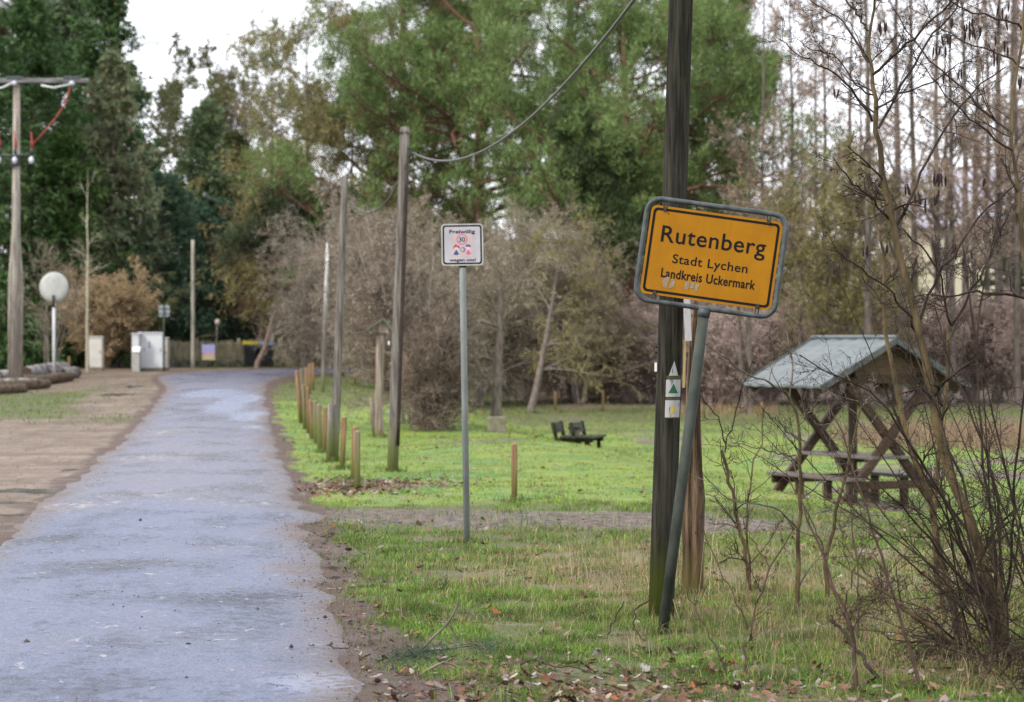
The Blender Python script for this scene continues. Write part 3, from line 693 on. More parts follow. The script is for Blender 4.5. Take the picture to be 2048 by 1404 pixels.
def child(hx, hy, dress, mdress, hair, mhair, legs, arms):
    flat("child_face", circ(*q(hx, hy), 0.017, 18), M_skin, -0.0032)
    flat("dress", [q(*p) for p in dress], mdress, -0.0036); flat("hair", [q(*p) for p in hair], mhair, -0.004)
    for pts in legs + arms:
        (x0, z0), (x1, z1) = q(*pts[0]), q(*pts[1]); dx, dz = x1 - x0, z1 - z0; ll = math.hypot(dx, dz); nxx, nzz = -dz / ll * 0.0022, dx / ll * 0.0022
        flat("limb", [(x0 + nxx, z0 + nzz), (x0 - nxx, z0 - nzz), (x1 - nxx, z1 - nzz), (x1 + nxx, z1 + nzz)][::-1], M_skin, -0.0034)
child(572, 690, [(570, 725), (632, 835), (575, 850), (500, 835)][::-1], M_blue, [(495, 700), (520, 640), (560, 610), (600, 640), (640, 650), (648, 700), (610, 690), (570, 665), (530, 690)][::-1], M_hair,
      [((540, 840), (505, 880)), ((590, 840), (650, 862))], [((540, 760), (470, 805)), ((605, 760), (660, 790))])
child(830, 690, [(830, 725), (892, 830), (830, 845), (775, 830)][::-1], M_rose, [(765, 660), (790, 625), (840, 615), (880, 640), (885, 680), (850, 672), (805, 668)][::-1], M_blue,
      [((800, 835), (755, 875)), ((850, 835), (905, 875))], [((800, 760), (750, 740)), ((860, 755), (940, 730))])
flat("ball", circ(*q(713, 732), 0.0225, 24), M_blue, -0.0036); flat("ball_panel", circ(*q(713, 732), 0.0165, 24, -80, 80), M_red, -0.0042); flat("ball_panel", circ(*q(713, 732), 0.0165, 24, 80, 280), M_face, -0.0042)

# --- timber poles
def pole_mat(name, a, b2, algae, ah=0.5):
    m, n, b, l = new_mat(name)
    v = tex(n, 'Object', (9, 9, 0.55)); v2 = tex(n, 'Object', (38, 38, 1.1)); vo = tex(n, 'Object')
    f = noise(n, v, 2.2, 8, 0.65); g = noise(n, v2, 1.6, 4, 0.7); h = noise(n, vo, 5, 4)
    c = ramp(n, f, [(0.38, a), (0.62, b2)])
    c = mixc(n, ramp(n, g, [(0.36, 0.85), (0.5, 0.0)]), c, tuple(q * 0.3 for q in a))
    sp = n.nodes.new("ShaderNodeSeparateXYZ"); l.new(vo, sp.inputs[0])
    z = mth(n, 'ADD', sp.outputs[2], mth(n, 'MULTIPLY', mth(n, 'SUBTRACT', h, 0.5), ah * 0.8))
    c = mixc(n, mth(n, 'MULTIPLY', ramp(n, mth(n, 'DIVIDE', z, ah * 2.2, True), [(0.25, 1.0), (0.75, 0.0)]), 0.8), c, algae)
    c = mixc(n, ramp(n, h, [(0.6, 0.0), (0.75, 0.35)]), c, algae)
    l.new(c, b.inputs['Base Color']); b.inputs['Roughness'].default_value = 0.85; b.inputs['Specular IOR Level'].default_value = 0.08
    bump(n, b, mth(n, 'ADD', f, g), 0.7, 0.015)
    return m
M_pole = pole_mat("dark_tarred_timber", (0.014, 0.0135, 0.010), (0.050, 0.047, 0.037), (0.055, 0.072, 0.010), 0.34)
M_polg = pole_mat("grey_weathered_timber", (0.10, 0.09, 0.08), (0.24, 0.22, 0.20), (0.11, 0.13, 0.035), 0.45)
M_post = pole_mat("brown_stake_timber", (0.16, 0.10, 0.055), (0.32, 0.21, 0.125), (0.12, 0.13, 0.03), 0.26)
M_postg = pole_mat("grey_stake_timber", (0.13, 0.115, 0.075), (0.27, 0.23, 0.16), (0.12, 0.14, 0.035), 0.45)

def round_pole(name, label, base, top, r0, r1, m, n=20, group=None, cat="pole"):
    t = thing(name, label, cat, base, group=group)
    b = np.array(base); d = np.array(top) - b
    k = 9; pts = [(0, 0, 0) + d * (i / k) for i in range(k + 1)]; pts[0] = pts[0] - d / np.linalg.norm(d) * 0.3
    MB().tube([tuple(p) for p in pts], list(np.linspace(r0, r1, k + 1)), n, jit=0.05 if n < 20 else 0.0, rng=random.Random(9)).build("shaft", m, t, smooth=True)
    return t, d
bp = G(1322, 1243); Yp = bp[1]; sc_p = F / Yp
tp = np.array([(1362 - 1024) / sc_p, Yp, EYE + 690 / sc_p]); tp = bp + (tp - bp) * (6.3 / (tp[2] - bp[2]))
RP = 0.080
np_t, dP = round_pole("utility_pole", "dark tarred pole with painted trail marks beside the yellow sign", bp, tp, RP + .002, RP - 0.008, M_pole, 26, "telegraph poles with a sagging cable")
def peel(name, a, b2):
    m, n, b, l = new_mat(name)
    f = noise(n, tex(n, 'Object', (26, 26, 5)), 2.0, 6, 0.7)
    l.new(ramp(n, f, [(0.36, b2), (0.43, a), (0.8, tuple(q * 1.12 for q in a))]), b.inputs['Base Color']); b.inputs['Roughness'].default_value = 0.8
    return m
M_mw = peel("flaking_white_paint", (0.34, 0.345, 0.355), (0.10, 0.10, 0.09)); M_mg = peel("green_paint", (0.012, 0.085, 0.035), (0.02, 0.06, 0.03)); M_my = peel("worn_yellow_paint", (0.46, 0.34, 0.055), (0.42, 0.42, 0.40)); M_mo = peel("olive_ground_paint", (0.045, 0.05, 0.016), (0.03, 0.03, 0.015))
def on_pole(name, poly, m, lift):                       # poly in metres (x across, z height) wrapped round the pole's camera side
    u = dP / np.linalg.norm(dP); v = []; rows = []
    zs = sorted({p[1] for p in poly}); n = 8; f = []
    grid = []
    zz = np.linspace(zs[0], zs[-1], 7)
    P2 = poly + [poly[0]]
    for z in zz:
        xs = []
        for (x0, z0), (x1, z1) in zip(P2[:-1], P2[1:]):
            if abs(z1 - z0) > 1e-9 and min(z0, z1) - 1e-9 <= z <= max(z0, z1) + 1e-9: xs.append(x0 + (x1 - x0) * (z - z0) / (z1 - z0))
        grid.append((min(xs), max(xs), z))
    for a, b, z in grid:
        c = u * (z / u[2]); r = RP - 0.008 * z / 6.3 + lift
        for k in range(n + 1):
            x = a + (b - a) * k / n; x = max(-r * .98, min(r * .98, x)); v.append((c[0] + x, c[1] - math.sqrt(max(r * r - x * x, 0)), z))
    for i in range(6):
        for k in range(n): f.append((i * (n + 1) + k, i * (n + 1) + k + 1, (i + 1) * (n + 1) + k + 1, (i + 1) * (n + 1) + k))
    return MB().add(v, f).build(name, m, np_t, smooth=True)
def ph(y): return EYE - (y - HOR) / sc_p - bp[2]
def pxx(x, y): return (x - (1322 + (1243 - y) * 40 / 1243.)) / sc_p
def mk_rect(x0, x1, y0, y1): return [(pxx(x0, y1), ph(y1)), (pxx(x1, y1), ph(y1)), (pxx(x1, y1), ph(y0)), (pxx(x0, y1), ph(y0))]
def mk_tri(x0, x1, xc, y0, y1): return [(pxx(x0, y1), ph(y1)), (pxx(x1, y1), ph(y1)), (pxx(xc, y1) + .001, ph(y0)), (pxx(xc, y1), ph(y0))]
on_pole("trail_mark", mk_tri(1336, 1355, 1346, 722, 751), M_mw, 0.0034)
on_pole("trail_mark", mk_rect(1329, 1358, 751, 836), M_mo, 0.0024)
a = on_pole("trail_mark", mk_rect(1329.5, 1359.5, 759, 793), M_mw, 0.0036); b_ = on_pole("trail_mark", mk_tri(1335, 1354.5, 1345, 767, 786), M_mg, 0.0046)
c_ = on_pole("trail_mark", mk_rect(1328, 1357.5, 800, 834), M_mw, 0.0036); d_ = on_pole("trail_mark", mk_tri(1337, 1351, 1344, 806, 825), M_my, 0.0046)
MB().box((dP[0] * ph(734) / dP[2] - RP - .006, -0.015, ph(734)), (0.014, 0.03, 0.056)).build("tag", M_white, np_t)
for yy in (695, 706, 760): MB().tube([(dP[0] * ph(yy) / dP[2] - RP + .012, 0.0, ph(yy)), (dP[0] * ph(yy) / dP[2] - RP - .013, -0.01, ph(yy) + .004)], 0.006, 6).build("bolt", M_dark, np_t)
MB().tube([(d * 0.705)[0:3] + np.array((-RP + .002, -.03, 0)) if False else tuple(dP * 0.690 + np.array((0.03, -0.03, 0))), tuple(dP * 0.690 + np.array((0.0, -0.12, 0.0)))], 0.012, 8).build("hook", M_dark, np_t)

# stub trunk lashed behind it
b2 = G(1384, 1192); s2 = F / b2[1]
stb = thing("stump_pole", "split brown stub trunk standing behind the dark pole with a white board on it", "pole", b2)
def sp(x, y, dy=0.0): return ((x - 1384) / s2, dy, EYE - (y - HOR) / s2 - b2[2])
M_stub = pole_mat("split_brown_timber", (0.028, 0.018, 0.011), (0.17, 0.115, 0.075), (0.09, 0.075, 0.03), 0.2)
rr = random.Random(4)
pts = [sp(1385, 1260), sp(1385, 1192), sp(1386, 1120), sp(1386, 1050), sp(1389, 1000), sp(1386, 940), sp(1385, 850), sp(1386, 760), sp(1388, 690), sp(1390, 640)]
pa = np.array(pts); ra = np.array([.086, .080, .070, .074, .072, .058, .050, .043, .035, .022]); tq = np.linspace(0, 9, 60); nk = 28; tv = []
for q_ in tq:
    c_ = [np.interp(q_, range(10), pa[:, k]) for k in range(3)]; r_ = np.interp(q_, range(10), ra)
    for k in range(nk):
        a_ = 2 * math.pi * k / nk
        r2_ = r_ * (0.70 + .58 * float(fbm(math.cos(a_) * 2.4 + 9, math.sin(a_) * 2.4 + q_ * .16, 5)) + .16 * (float(vnoise(k * .9, q_ * .35, 8)) - .5) - .28 * math.exp(-((a_ - 4.45 - .12 * math.sin(q_)) / .16) ** 2))
        tv.append((c_[0] + r2_ * math.cos(a_), c_[1] + r2_ * math.sin(a_), c_[2] + (.05 * float(vnoise(k * .8, 3, 4)) if q_ > 8.9 else 0)))
MB().add(tv, [(i * nk + k, i * nk + (k + 1) % nk, (i + 1) * nk + (k + 1) % nk, (i + 1) * nk + k) for i in range(59) for k in range(nk)] + [tuple(range(59 * nk, 60 * nk))]).build("trunk", M_stub, stb, smooth=True)
MB().tube([sp(1391, 655), sp(1392, 600), sp(1393, 575)], [0.024, 0.012, 0.003], 7, jit=.3, rng=rr).build("splinter", M_stub, stb, smooth=True)
M_wb = peel("white_board_paint", (0.36, 0.35, 0.36), (0.28, 0.26, 0.24)); M_yb = mat("pale_split_wood", (0.24, 0.18, 0.075), (0.32, 0.25, 0.12), 12, (1, 1, .1), rough=0.8)
MB().beam(sp(1371, 590, -.09), sp(1375, 682, -.09), 0.046, 0.02, (0, 1, 0)).build("board", M_wb, stb, bevel=0.002)
MB().beam(sp(1369, 680, -.06), sp(1366, 775, -.06), 0.016, 0.02, (0, 1, 0)).build("lath", M_yb, stb)

# the poles along the road and the cable between them
def far_pole(px0, py0, px1, py1, r0, r1, m, label, cat="pole", group="telegraph poles with a sagging cable", name="utility_pole"):
    b = G(px0, py0); s = F / b[1]; t = np.array([(px1 - 1024) / s, b[1], EYE - (py1 - HOR) / s])
    o, d = round_pole(name, label, b, t, r0, r1, m, 14, group, cat); return o, b, d, s
p2, b2p, d2, s2p = far_pole(785, 944, 810, 254, 0.078, 0.064, M_polg, "grey weathered pole with a black pipe down its right side")
pipe = []
for y in np.linspace(330, 890, 12):
    t = (944 - y) / (944 - 254.0); w_ = d2 * t; pipe.append((w_[0] + 0.058 - .012 * t, w_[1] - 0.045, w_[2]))
M_pipe = mat("black_pipe", (0.022, 0.014, 0.012), (0.045, 0.03, 0.025), 8, rough=0.5)
MB().tube(pipe, 0.03, 10).build("cable_pipe", M_pipe, p2, smooth=True)
MB().box(tuple(d2 * 0.985), (0.14, 0.14, 0.02)).build("cap", M_polg, p2)
ins = d2 * 0.93 + np.array((0.12, -0.03, -0.02))
MB().tube([tuple(d2 * 0.93 + np.array((0.02, -0.03, 0.05))), tuple(ins + np.array((0, 0, .05))), tuple(ins)], 0.012, 8).build("bracket", M_dark, p2, smooth=True)
MB().box((-0.045, -0.066, d2[2] * 0.375), (0.02, 0.012, 0.05)).build("tag", M_white, p2)
p3, b3p, d3, s3p = far_pole(668, 924, 690, 352, 0.068, 0.05, M_polg, "slim grey pole with a short brace at its foot, second along the road")
MB().tube([(-0.07, -0.06, -0.2), (-0.03, -0.055, 0.86)], [0.06, 0.052], 9).build("brace", M_polg, p3, smooth=True)
M_cable = mat("cable_sheath", (0.035, 0.036, 0.034), (0.07, 0.07, 0.068), 20, rough=0.4)
def cable(a, b, sag, r, label):
    a = np.array(a); b = np.array(b); pts = []
    for t in np.linspace(0, 1, 41):
        p = a + (b - a) * t; p[2] -= 4 * sag * t * (1 - t); pts.append(tuple(p - a))
    o = thing("cable", label, "cable", a); MB().tube(pts, r, 8).build("strand", M_cable, o, smooth=True)
A0 = bp + dP * 0.690 + np.array((0.0, -0.11, 0)); A0[2] = 4.37
A1 = b2p + ins; A2 = b3p + d3 * 0.91 + np.array((.09, -.05, 0))
cable(A0, A1, 0.60, 0.0125, "thick dark cable sagging from the near pole to the grey pole with the pipe")
cable(A1 + np.array((-.03, .02, -.03)), A2, 0.42, 0.0125, "slack cable loop between the grey pole with the pipe and the slim pole")

# other poles and stakes
far_pole(386, 737, 386, 480, 0.085, 0.07, mat("pale_grey_timber", (0.2, 0.19, 0.155), (0.42, 0.40, 0.34), 3, (6, 6, .5), rough=.8), "pale bare pole in front of the picket fence", group=None)
o_, bb, dd_, _s = far_pole(645, 786, 650, 640, 0.062, 0.058, M_polg, "thin post with a white painted upper half beside the road bend", name="marker_post", cat="post", group=None)
MB().tube([tuple(dd_), tuple(dd_ * 1.5), tuple(dd_ * (786 - 485) / 146)], [0.056, 0.052, 0.045], 12).build("upper_shaft", mat("flaked_white_wood", (0.22, 0.20, 0.18), (0.62, 0.62, 0.62), 5, (4, 4, .7), rough=.7), o_, smooth=True)

def stake(px, y0, y1, wpx, m, label, lean=0.0, square=False, group="wooden stakes along the road verge"):
    b = G(px, y0); s = F / b[1]; h = (y0 - y1) / s; r = wpx / s / 2
    t = thing("stake", label, "post", b, group=group)
    rr = random.Random(int(px * 7 + y0))
    pts = [(0, 0, -0.2), (lean * .4, 0, h * .4), (lean, 0, h - r * .3), (lean, 0, h)]
    MB().tube(pts, [r * 1.04, r, r * .97, r * .8], 5 if square else 11, jit=0.12, rng=rr).build("shaft", m, t, smooth=not square)
    MB().tube([(lean, 0, h), (lean, 0, h + .006)], [r * .78, r * .7], 5 if square else 11).build("sawn_top", M_saw, t)
M_saw = mat("sawn_end_grain", (0.30, 0.20, 0.12), (0.42, 0.31, 0.2), 30, rough=.85)
M_or = pole_mat("orange_stake_timber", (0.165, 0.10, 0.052), (0.29, 0.185, 0.105), (0.12, 0.11, 0.035), 0.3)
for a in ((715, 976, 862, 12, M_postg, "greenish stake at the right of the nearest pair in the leaf pile", .0), (707, 960, 853, 13, M_post, "brown stake at the left of the nearest pair in the leaf pile", .02),
          (684, 940, 836, 11, M_or, "orange brown stake between the slim pole and the nearest pair", .03), (649, 905, 815, 9.5, M_or, "orange stake at the near end of the close row left of the slim pole", .01),
          (640, 900, 810, 11, M_postg, "grey green stake next behind the orange one in the close row", -.02), (632, 888, 804, 10, M_postg, "greenish stake, third from the near end of the close row", -.02),
          (624, 878, 800, 9, M_post, "brown stake, fourth from the near end of the close row", -.03), (617, 868, 776, 8, M_or, "tall tan stake in the middle of the close row", -.02), (610, 858, 770, 8, M_postg, "mossy stake, next but one before the dark end of the close row", -.04),
          (603, 846, 742, 9, M_post, "dark stake at the far end of the close row", -.1), (605, 832, 738, 7, M_postg, "leaning pale stake just behind the close row", -.02),
          (612, 800, 735, 6, M_post, "thin stake behind the close row by the road bend", 0), (619, 790, 730, 6, M_or, "thin orange stake before the bend, left of two", 0), (626, 780, 726, 6, M_or, "thin orange stake nearest the road bend", 0),
          (1029, 1008, 892, 12, M_or, "lone round orange stake standing in the meadow", .0), (1111, 820, 782, 5, M_or, "short reddish stake on the far meadow, left of two", .0), (1206, 823, 779, 5, M_or, "short orange stake on the far meadow, right of two", .0),
          (1524, 838, 803, 6, M_or, "pale stake seen beyond the shelter's left end", 0), (710, 770, 728, 5, M_post, "small stake beside the road behind the feeder stump", 0)):
    stake(*a)
for px, y0, y1 in ((138, 742, 713), (165, 735, 718)): stake(px, y0, y1, 5.5, M_or, "short orange stake behind the log pile, %s" % ("next to the mirror post" if px < 150 else "next to the slim white cabinet"), group=None)

# --- bird feeder stump
b = G(758, 872); s = F / b[1]
bf = thing("feeder_stump", "forked grey stump topped by a small tiled bird feeder roof", "stump", b)
def lp(x, y, d=0.0): return ((x - 758) / s, d, EYE - (y - HOR) / s - b[2])
M_bark = pole_mat("pale_bare_wood", (0.15, 0.12, 0.095), (0.34, 0.28, 0.235), (0.15, 0.14, 0.05), 0.12)
MB().tube([lp(757, 905), lp(757, 872), lp(757, 820), lp(759, 760), lp(760, 720), lp(761, 690), lp(762, 664)], [.125, .11, .085, .08, .078, .085, .10], 14, jit=.12, rng=random.Random(2)).build("trunk", M_bark, bf, smooth=True)
MB().tube([lp(752, 872, -.03), lp(746, 840, -.03), lp(742, 795, -.03)], [.06, .045, .035], 9, jit=.12, rng=random.Random(3)).build("fork", M_bark, bf, smooth=True)
M_tile = mat("mossy_roof_board", (0.07, 0.085, 0.065), (0.17, 0.18, 0.14), 14, rough=.85)
rf = MB(); z0 = lp(0, 664)[2]; xr = lp(768, 0)[0]
for k in range(4):
    a_ = k * .25; e_ = a_ + .30
    for sdn, wd_ in ((-1, .36), (1, .17)):
        rf.beam((xr + sdn * wd_ * a_, -.02, z0 + .24 - .24 * a_ * (1 if sdn < 0 else .9) + .012), (xr + sdn * wd_ * min(e_, 1.05), -.02, z0 + .24 - .24 * min(e_, 1.05) * (1 if sdn < 0 else .9)), .40, .022, (0, 0, 1))
rf.build("roof", M_tile, bf, bevel=.003)
MB().plate([(xr - .16, z0 - .02), (xr + .10, z0 - .02), (xr + .08, z0 + .12), (xr, z0 + .21), (xr - .12, z0 + .12)], -.13, .13).build("housing", M_bark, bf)

# --- picnic shelter
c0 = P(1707, 985, 36.8); c0[2] = gz(c0[0], c0[1]); ang = math.atan2(0.42, 0.91)
sh = thing("picnic_shelter", "brown timber picnic shelter with a grey metal saddle roof", "shelter", c0, (0, 0, ang))
# local axes: x across (w), y along the ridge (l, positive away from the camera)
M_beam = mat("dark_stained_timber", (0.030, 0.018, 0.012), (0.075, 0.046, 0.032), 5, (6, 6, 6), rough=.6)
M_wet = mat("wet_table_board", (0.085, 0.065, 0.062), (0.16, 0.13, 0.125), 6, (.6, 8, 8), rough=.28, spec=.6)
M_roof = mat("grey_roof_sheet", (0.07, 0.086, 0.092), (0.115, 0.135, 0.142), 3, (3, .4, 1), rough=.45, spec=.4)
zr, ze, we, lr = 2.53, 1.83, 1.30, 1.16
def roof(sd):
    n = 24; v = []; f = []
    for i in range(2):
        for k in range(n + 1):
            l_ = -lr + 2 * lr * k / n; h = 0.012 if k % 4 in (1, 2) else 0.0
            v.append((sd * (0.0 if i == 0 else we), l_, (zr if i == 0 else ze) + h))
    m_ = len(v); v += [(a, b, c - .035) for a, b, c in v]
    for k in range(n): f.append((k, k + 1, n + 2 + k, n + 1 + k)); f.append((m_ + k + 1, m_ + k, m_ + n + 1 + k, m_ + n + 2 + k))
    f += [(n + 1 + k, n + 2 + k, m_ + n + 2 + k, m_ + n + 1 + k) for k in range(n)]
    f += [(0, n + 1, m_ + n + 1, m_), (n, m_ + n, m_ + 2 * n + 1, 2 * n + 1)]
    return MB().add(v, f).build("roof_sheet", M_roof, sh)
roof(-1); roof(1)
M_fel = mat("roof_edge_trim", (0.06, 0.065, 0.065), (0.10, 0.105, 0.105), 9, rough=.5)
MB().tube([(0, -lr - .01, zr + .02), (0, lr + .01, zr + .02)], .035, 10).build("ridge_cap", M_roof, sh, smooth=True)
for l_ in (-lr - .012, lr + .012):
    for sd in (-1, 1): MB().beam((sd * .0, l_, zr - .03), (sd * (we + .01), l_, ze - .03), .022, .09, (0, 0, 1)).build("barge_board", M_fel, sh)
for l_ in (-.95, 0.95):
    for sd in (-1, 1): MB().beam((sd * .02, l_, zr - .10), (sd * (we - .06), l_, ze - .10 + .02), .06, .11).build("rafter", M_beam, sh, bevel=.004)
    MB().beam((-.85, l_ + .03, ze + .10), (.85, l_ + .03, ze + .10), .05, .14).build("tie_beam", M_beam, sh, bevel=.004)
    MB().plate([(-.95, ze + .17), (.95, ze + .17), (.06, zr - .1), (-.06, zr - .1)], l_ + .01, l_ + .03).build("gable_board", mat("gable_plank", (0.055, 0.035, 0.022), (0.10, 0.065, 0.04), 5, (1, 1, 12), rough=.7), sh)
for x in (-.62, 0, .62): MB().beam((x, -1.08, zr - .14 - abs(x) * .63), (x, 1.08, zr - .14 - abs(x) * .63), .06, .1).build("purlin", M_beam, sh, bevel=.004)
for l_, off in ((-.95, -.045), (.95, .045)):
    for sd in (-1, 1): MB().beam((sd * -.93, l_ + off * (sd), -.05), (sd * .66, l_ + off * sd, 1.86), .085, .13, (1, 0, 0)).build("cross_leg", M_beam, sh, bevel=.006)
    MB().beam((-.80, l_ + off * 2.4, .36), (.80, l_ + off * 2.4, .36), .06, .12).build("seat_bearer", M_beam, sh, bevel=.004)
MB().beam((0, .02, .0), (0, .02, 2.2), .10, .10, (1, 0, 0)).build("king_post", M_beam, sh, bevel=.005)
for x in (-.29, -.14, .01, .16, .29): MB().box((x, 0, .76), (.135, 2.1, .05)).build("table_board", M_wet, sh, bevel=.006)
MB().box((0, 0, .69), (.62, .07, .09)).build("table_bearer", M_beam, sh)
for sd in (-1, 1):
    for x in (.60, .77): MB().box((sd * x, 0, .45), (.16, 2.3, .05)).build("seat_board", M_wet, sh, bevel=.006)
    for l_ in (-.35, .45): MB().box((sd * .68, l_, .2), (.10, .10, .45)).build("seat_leg", M_beam, sh, bevel=.004)

# --- meadow benches: dark slatted backs seen from behind, seats to the right
M_bench = mat("mossy_dark_wood", (0.012, 0.013, 0.006), (0.032, 0.035, 0.014), 8, rough=.6)
M_conc = mat("mossy_concrete", (0.11, 0.105, 0.065), (0.21, 0.19, 0.14), 9, rough=.85)
def bench(px, py, wpx, rz, label):
    b = P(px, 908, 43.0)
    t = thing("bench", label, "bench", b, (0, 0, rz), "dark benches on the meadow"); t.scale = (.72, .72, .72)
    for y in (-.62, .62):
        MB().beam((.03, y, -.05), (-.16, y, .80), .09, .07, (0, 1, 0)).build("back_post", M_bench, t, bevel=.006)
        MB().beam((-.03, y, .36), (.40, y, .36), .08, .10).build("seat_arm", M_bench, t, bevel=.006)
        MB().box((.28, y, .15), (.09, .08, .40)).build("leg", M_bench, t, bevel=.006)
    for z in (.72, .60): MB().beam((-.165 + (.80 - z) * .22, -.78, z), (-.165 + (.80 - z) * .22, .78, z), .05, .13, (-.22, 0, 1)).build("back_board", M_bench, t, bevel=.006)
    for x in (.09, .24, .38): MB().box((x, 0, .435), (.13, 1.56, .055)).build("seat_board", M_bench, t, bevel=.006)
bench(1165, 905, 30, math.radians(-14), "dark bench with its seat to the right, nearer of the meadow pair")
bench(1126, 898, 30, math.radians(-10), "dark bench seen edge on, left of the concrete block on the meadow")
b = P(1146, 908, 42.8)
cb = thing("concrete_block", "tapered grey concrete block between the two meadow benches", "block", b); cb.scale = (.8, .8, .8)
v = [(-.2, -.2, -.1), (.2, -.2, -.1), (.2, .2, -.1), (-.2, .2, -.1), (-.09, -.1, .55), (.14, -.1, .55), (.14, .1, .55), (-.09, .1, .55)]
MB().add(v, [(3, 2, 1, 0), (4, 5, 6, 7), (0, 1, 5, 4), (1, 2, 6, 5), (2, 3, 7, 6), (3, 0, 4, 7)]).build("body", M_conc, cb, bevel=.02)
MB().box((.02, 0, .575), (.27, .24, .05)).build("cap", M_bench, cb, bevel=.01)
b = G(994, 868)
sb = thing("stone_block", "squat mossy stone block at the foot of the grey tree trunk", "block", b)
rr = random.Random(8); o = MB().box((0, 0, .1), (.38, .32, .42)).build("body", M_conc, sb, bevel=.03)

# --- traffic mirror, cabinets, small sign
b = P(108, 742, 79); b[2] = gz(b[0], b[1]); s = F / 79
mi = thing("traffic_mirror", "round white traffic mirror back on a pale post behind the logs", "mirror", b)
zc = EYE - (575 - HOR) / s - b[2]
MB().tube([(0, 0, -.2), (0, 0, zc - .3)], .05, 12).build("post", mat("pale_grey_post", (0.42, 0.45, 0.46), (0.55, 0.57, 0.58), 4, rough=.5), mi, smooth=True)
dz = MB(); n = 40; v = [(0, -.10, zc)]; f = []
for k, (r_, y_) in enumerate(((.2, -.095), (.36, -.075), (.46, -.03), (.475, .0), (.475, .05), (.44, .06))):
    v += [(r_ * math.cos(2 * math.pi * i / n), y_, zc + r_ * 1.06 * math.sin(2 * math.pi * i / n)) for i in range(n)]
f += [(0, 1 + i, 1 + (i + 1) % n) for i in range(n)]
for k in range(5): f += [(1 + k * n + i, 1 + (k + 1) * n + i, 1 + (k + 1) * n + (i + 1) % n, 1 + k * n + (i + 1) % n) for i in range(n)]
f.append(tuple(range(1 + 5 * n, 1 + 6 * n)))
dz.add(v, f).build("dish", mat("streaked_white_plastic", (0.30, 0.315, 0.30), (0.44, 0.45, 0.43), 5, (1, 1, .4), rough=.5), mi, smooth=True)
MB().tube([(0, -.10, zc - .25), (0, -.10, zc - .55), (0, 0, zc - .66)], .045, 8).build("bracket", M_dark, mi, smooth=True)
M_cab = mat("light_grey_cabinet", (0.52, 0.55, 0.57), (0.62, 0.65, 0.67), 2, rough=.5); M_cabd = mat("cabinet_joint", (0.12, 0.12, 0.12), rough=.7); M_cabb = mat("beige_cabinet", (0.50, 0.49, 0.44), (0.60, 0.585, 0.54), 3, rough=.6)
def cabinet(px0, px1, y0, y1, Y, m, label, split=None):
    b = P((px0 + px1) / 2, y1, Y); b[2] = gz(b[0], b[1]); s = F / Y; wd = (px1 - px0) / s; ht = (y1 - y0) / s
    t = thing("utility_cabinet", label, "cabinet", b); dp = .34
    MB().box((0, 0, .05), (wd * .98, dp * .95, .3)).build("plinth", M_conc, t)
    MB().box((0, 0, .12 + (ht - .16) / 2), (wd, dp, ht - .16)).build("body", m, t, bevel=.01)
    MB().box((0, -.01, ht - .02), (wd + .05, dp + .06, .05)).build("lid", m, t, bevel=.008)
    xs = [-wd / 2 + .02, wd / 2 - .02] if not split else [-wd / 2 + .02, split, wd / 2 - .02]
    for x0, x1 in zip(xs[:-1], xs[1:]):
        d = MB().box(((x0 + x1) / 2, -dp / 2 - .006, .14 + (ht - .22) / 2), (x1 - x0 - .012, .02, ht - .24)).build("door", m, t, bevel=.004)
        MB().box((x1 - .07, -dp / 2 - .022, ht * .55), (.025, .02, .11)).build("handle", M_cabd, d)
    return t, wd, ht, dp
cabinet(179, 206, 672, 741, 93, M_cabb, "slim beige cabinet standing in front of the tan bush")
t, wd, ht, dp = cabinet(280, 327, 664, 742, 92, M_cab, "large white double cabinet beside the small sign", -.2)
MB().box((-.06, -dp / 2 - .018, ht * .68), (.07, .004, .26)).build("label_plate", mat("grey_label", (0.25, 0.26, 0.28), rough=.6), t)
cabinet(265, 280, 664, 741, 91.6, mat("shaded_grey_cabinet", (0.47, 0.49, 0.51), (0.55, 0.57, 0.58), 3, rough=.55), "narrow white cabinet joined to the left of the double cabinet")
b = P(273, 712, 91.2); b[2] = gz(b[0], b[1]); hb = (742 - 702) / (F / 91.2)
t = thing("meter_box", "low white box with a sloped bright lid in front of the narrow cabinet", "cabinet", b)
MB().box((0, 0, hb / 2), (.27, .3, hb)).build("body", M_rim, t, bevel=.01); MB().add([(-.15, -.18, hb), (.15, -.18, hb), (.15, .18, hb), (-.15, .18, hb), (-.15, -.1, hb + .12), (.15, -.1, hb + .12), (.15, .18, hb + .2), (-.15, .18, hb + .2)], [(3, 2, 1, 0), (4, 5, 6, 7), (0, 1, 5, 4), (1, 2, 6, 5), (2, 3, 7, 6), (3, 0, 4, 7)]).build("lid", M_white, t, bevel=.008)
cabinet(329, 337, 674, 741, 93, M_cabb, "thin white cabinet just right of the small sign post")
b = P(328, 742, 91); b[2] = gz(b[0], b[1]); s = F / 91
t = thing("road_sign", "small grey sign seen from behind beside the white cabinets", "sign", b); zz = EYE - (622 - HOR) / s - b[2]
MB().tube([(0, 0, -.2), (0, 0, zz + .2)], .032, 10).build("post", M_galvm, t, smooth=True)
MB().plate(rrect(.40, .42, .05), .04, .05, 0, zz).build("plate", mat("grey_sign_back", (0.27, 0.31, 0.32), (0.36, 0.39, 0.40), 4, rough=.45, metal=.3), t)
for z_ in (-.1, .1): MB().box((0, .015, zz + z_), (.36, .03, .03)).build("rail", M_galv, t)

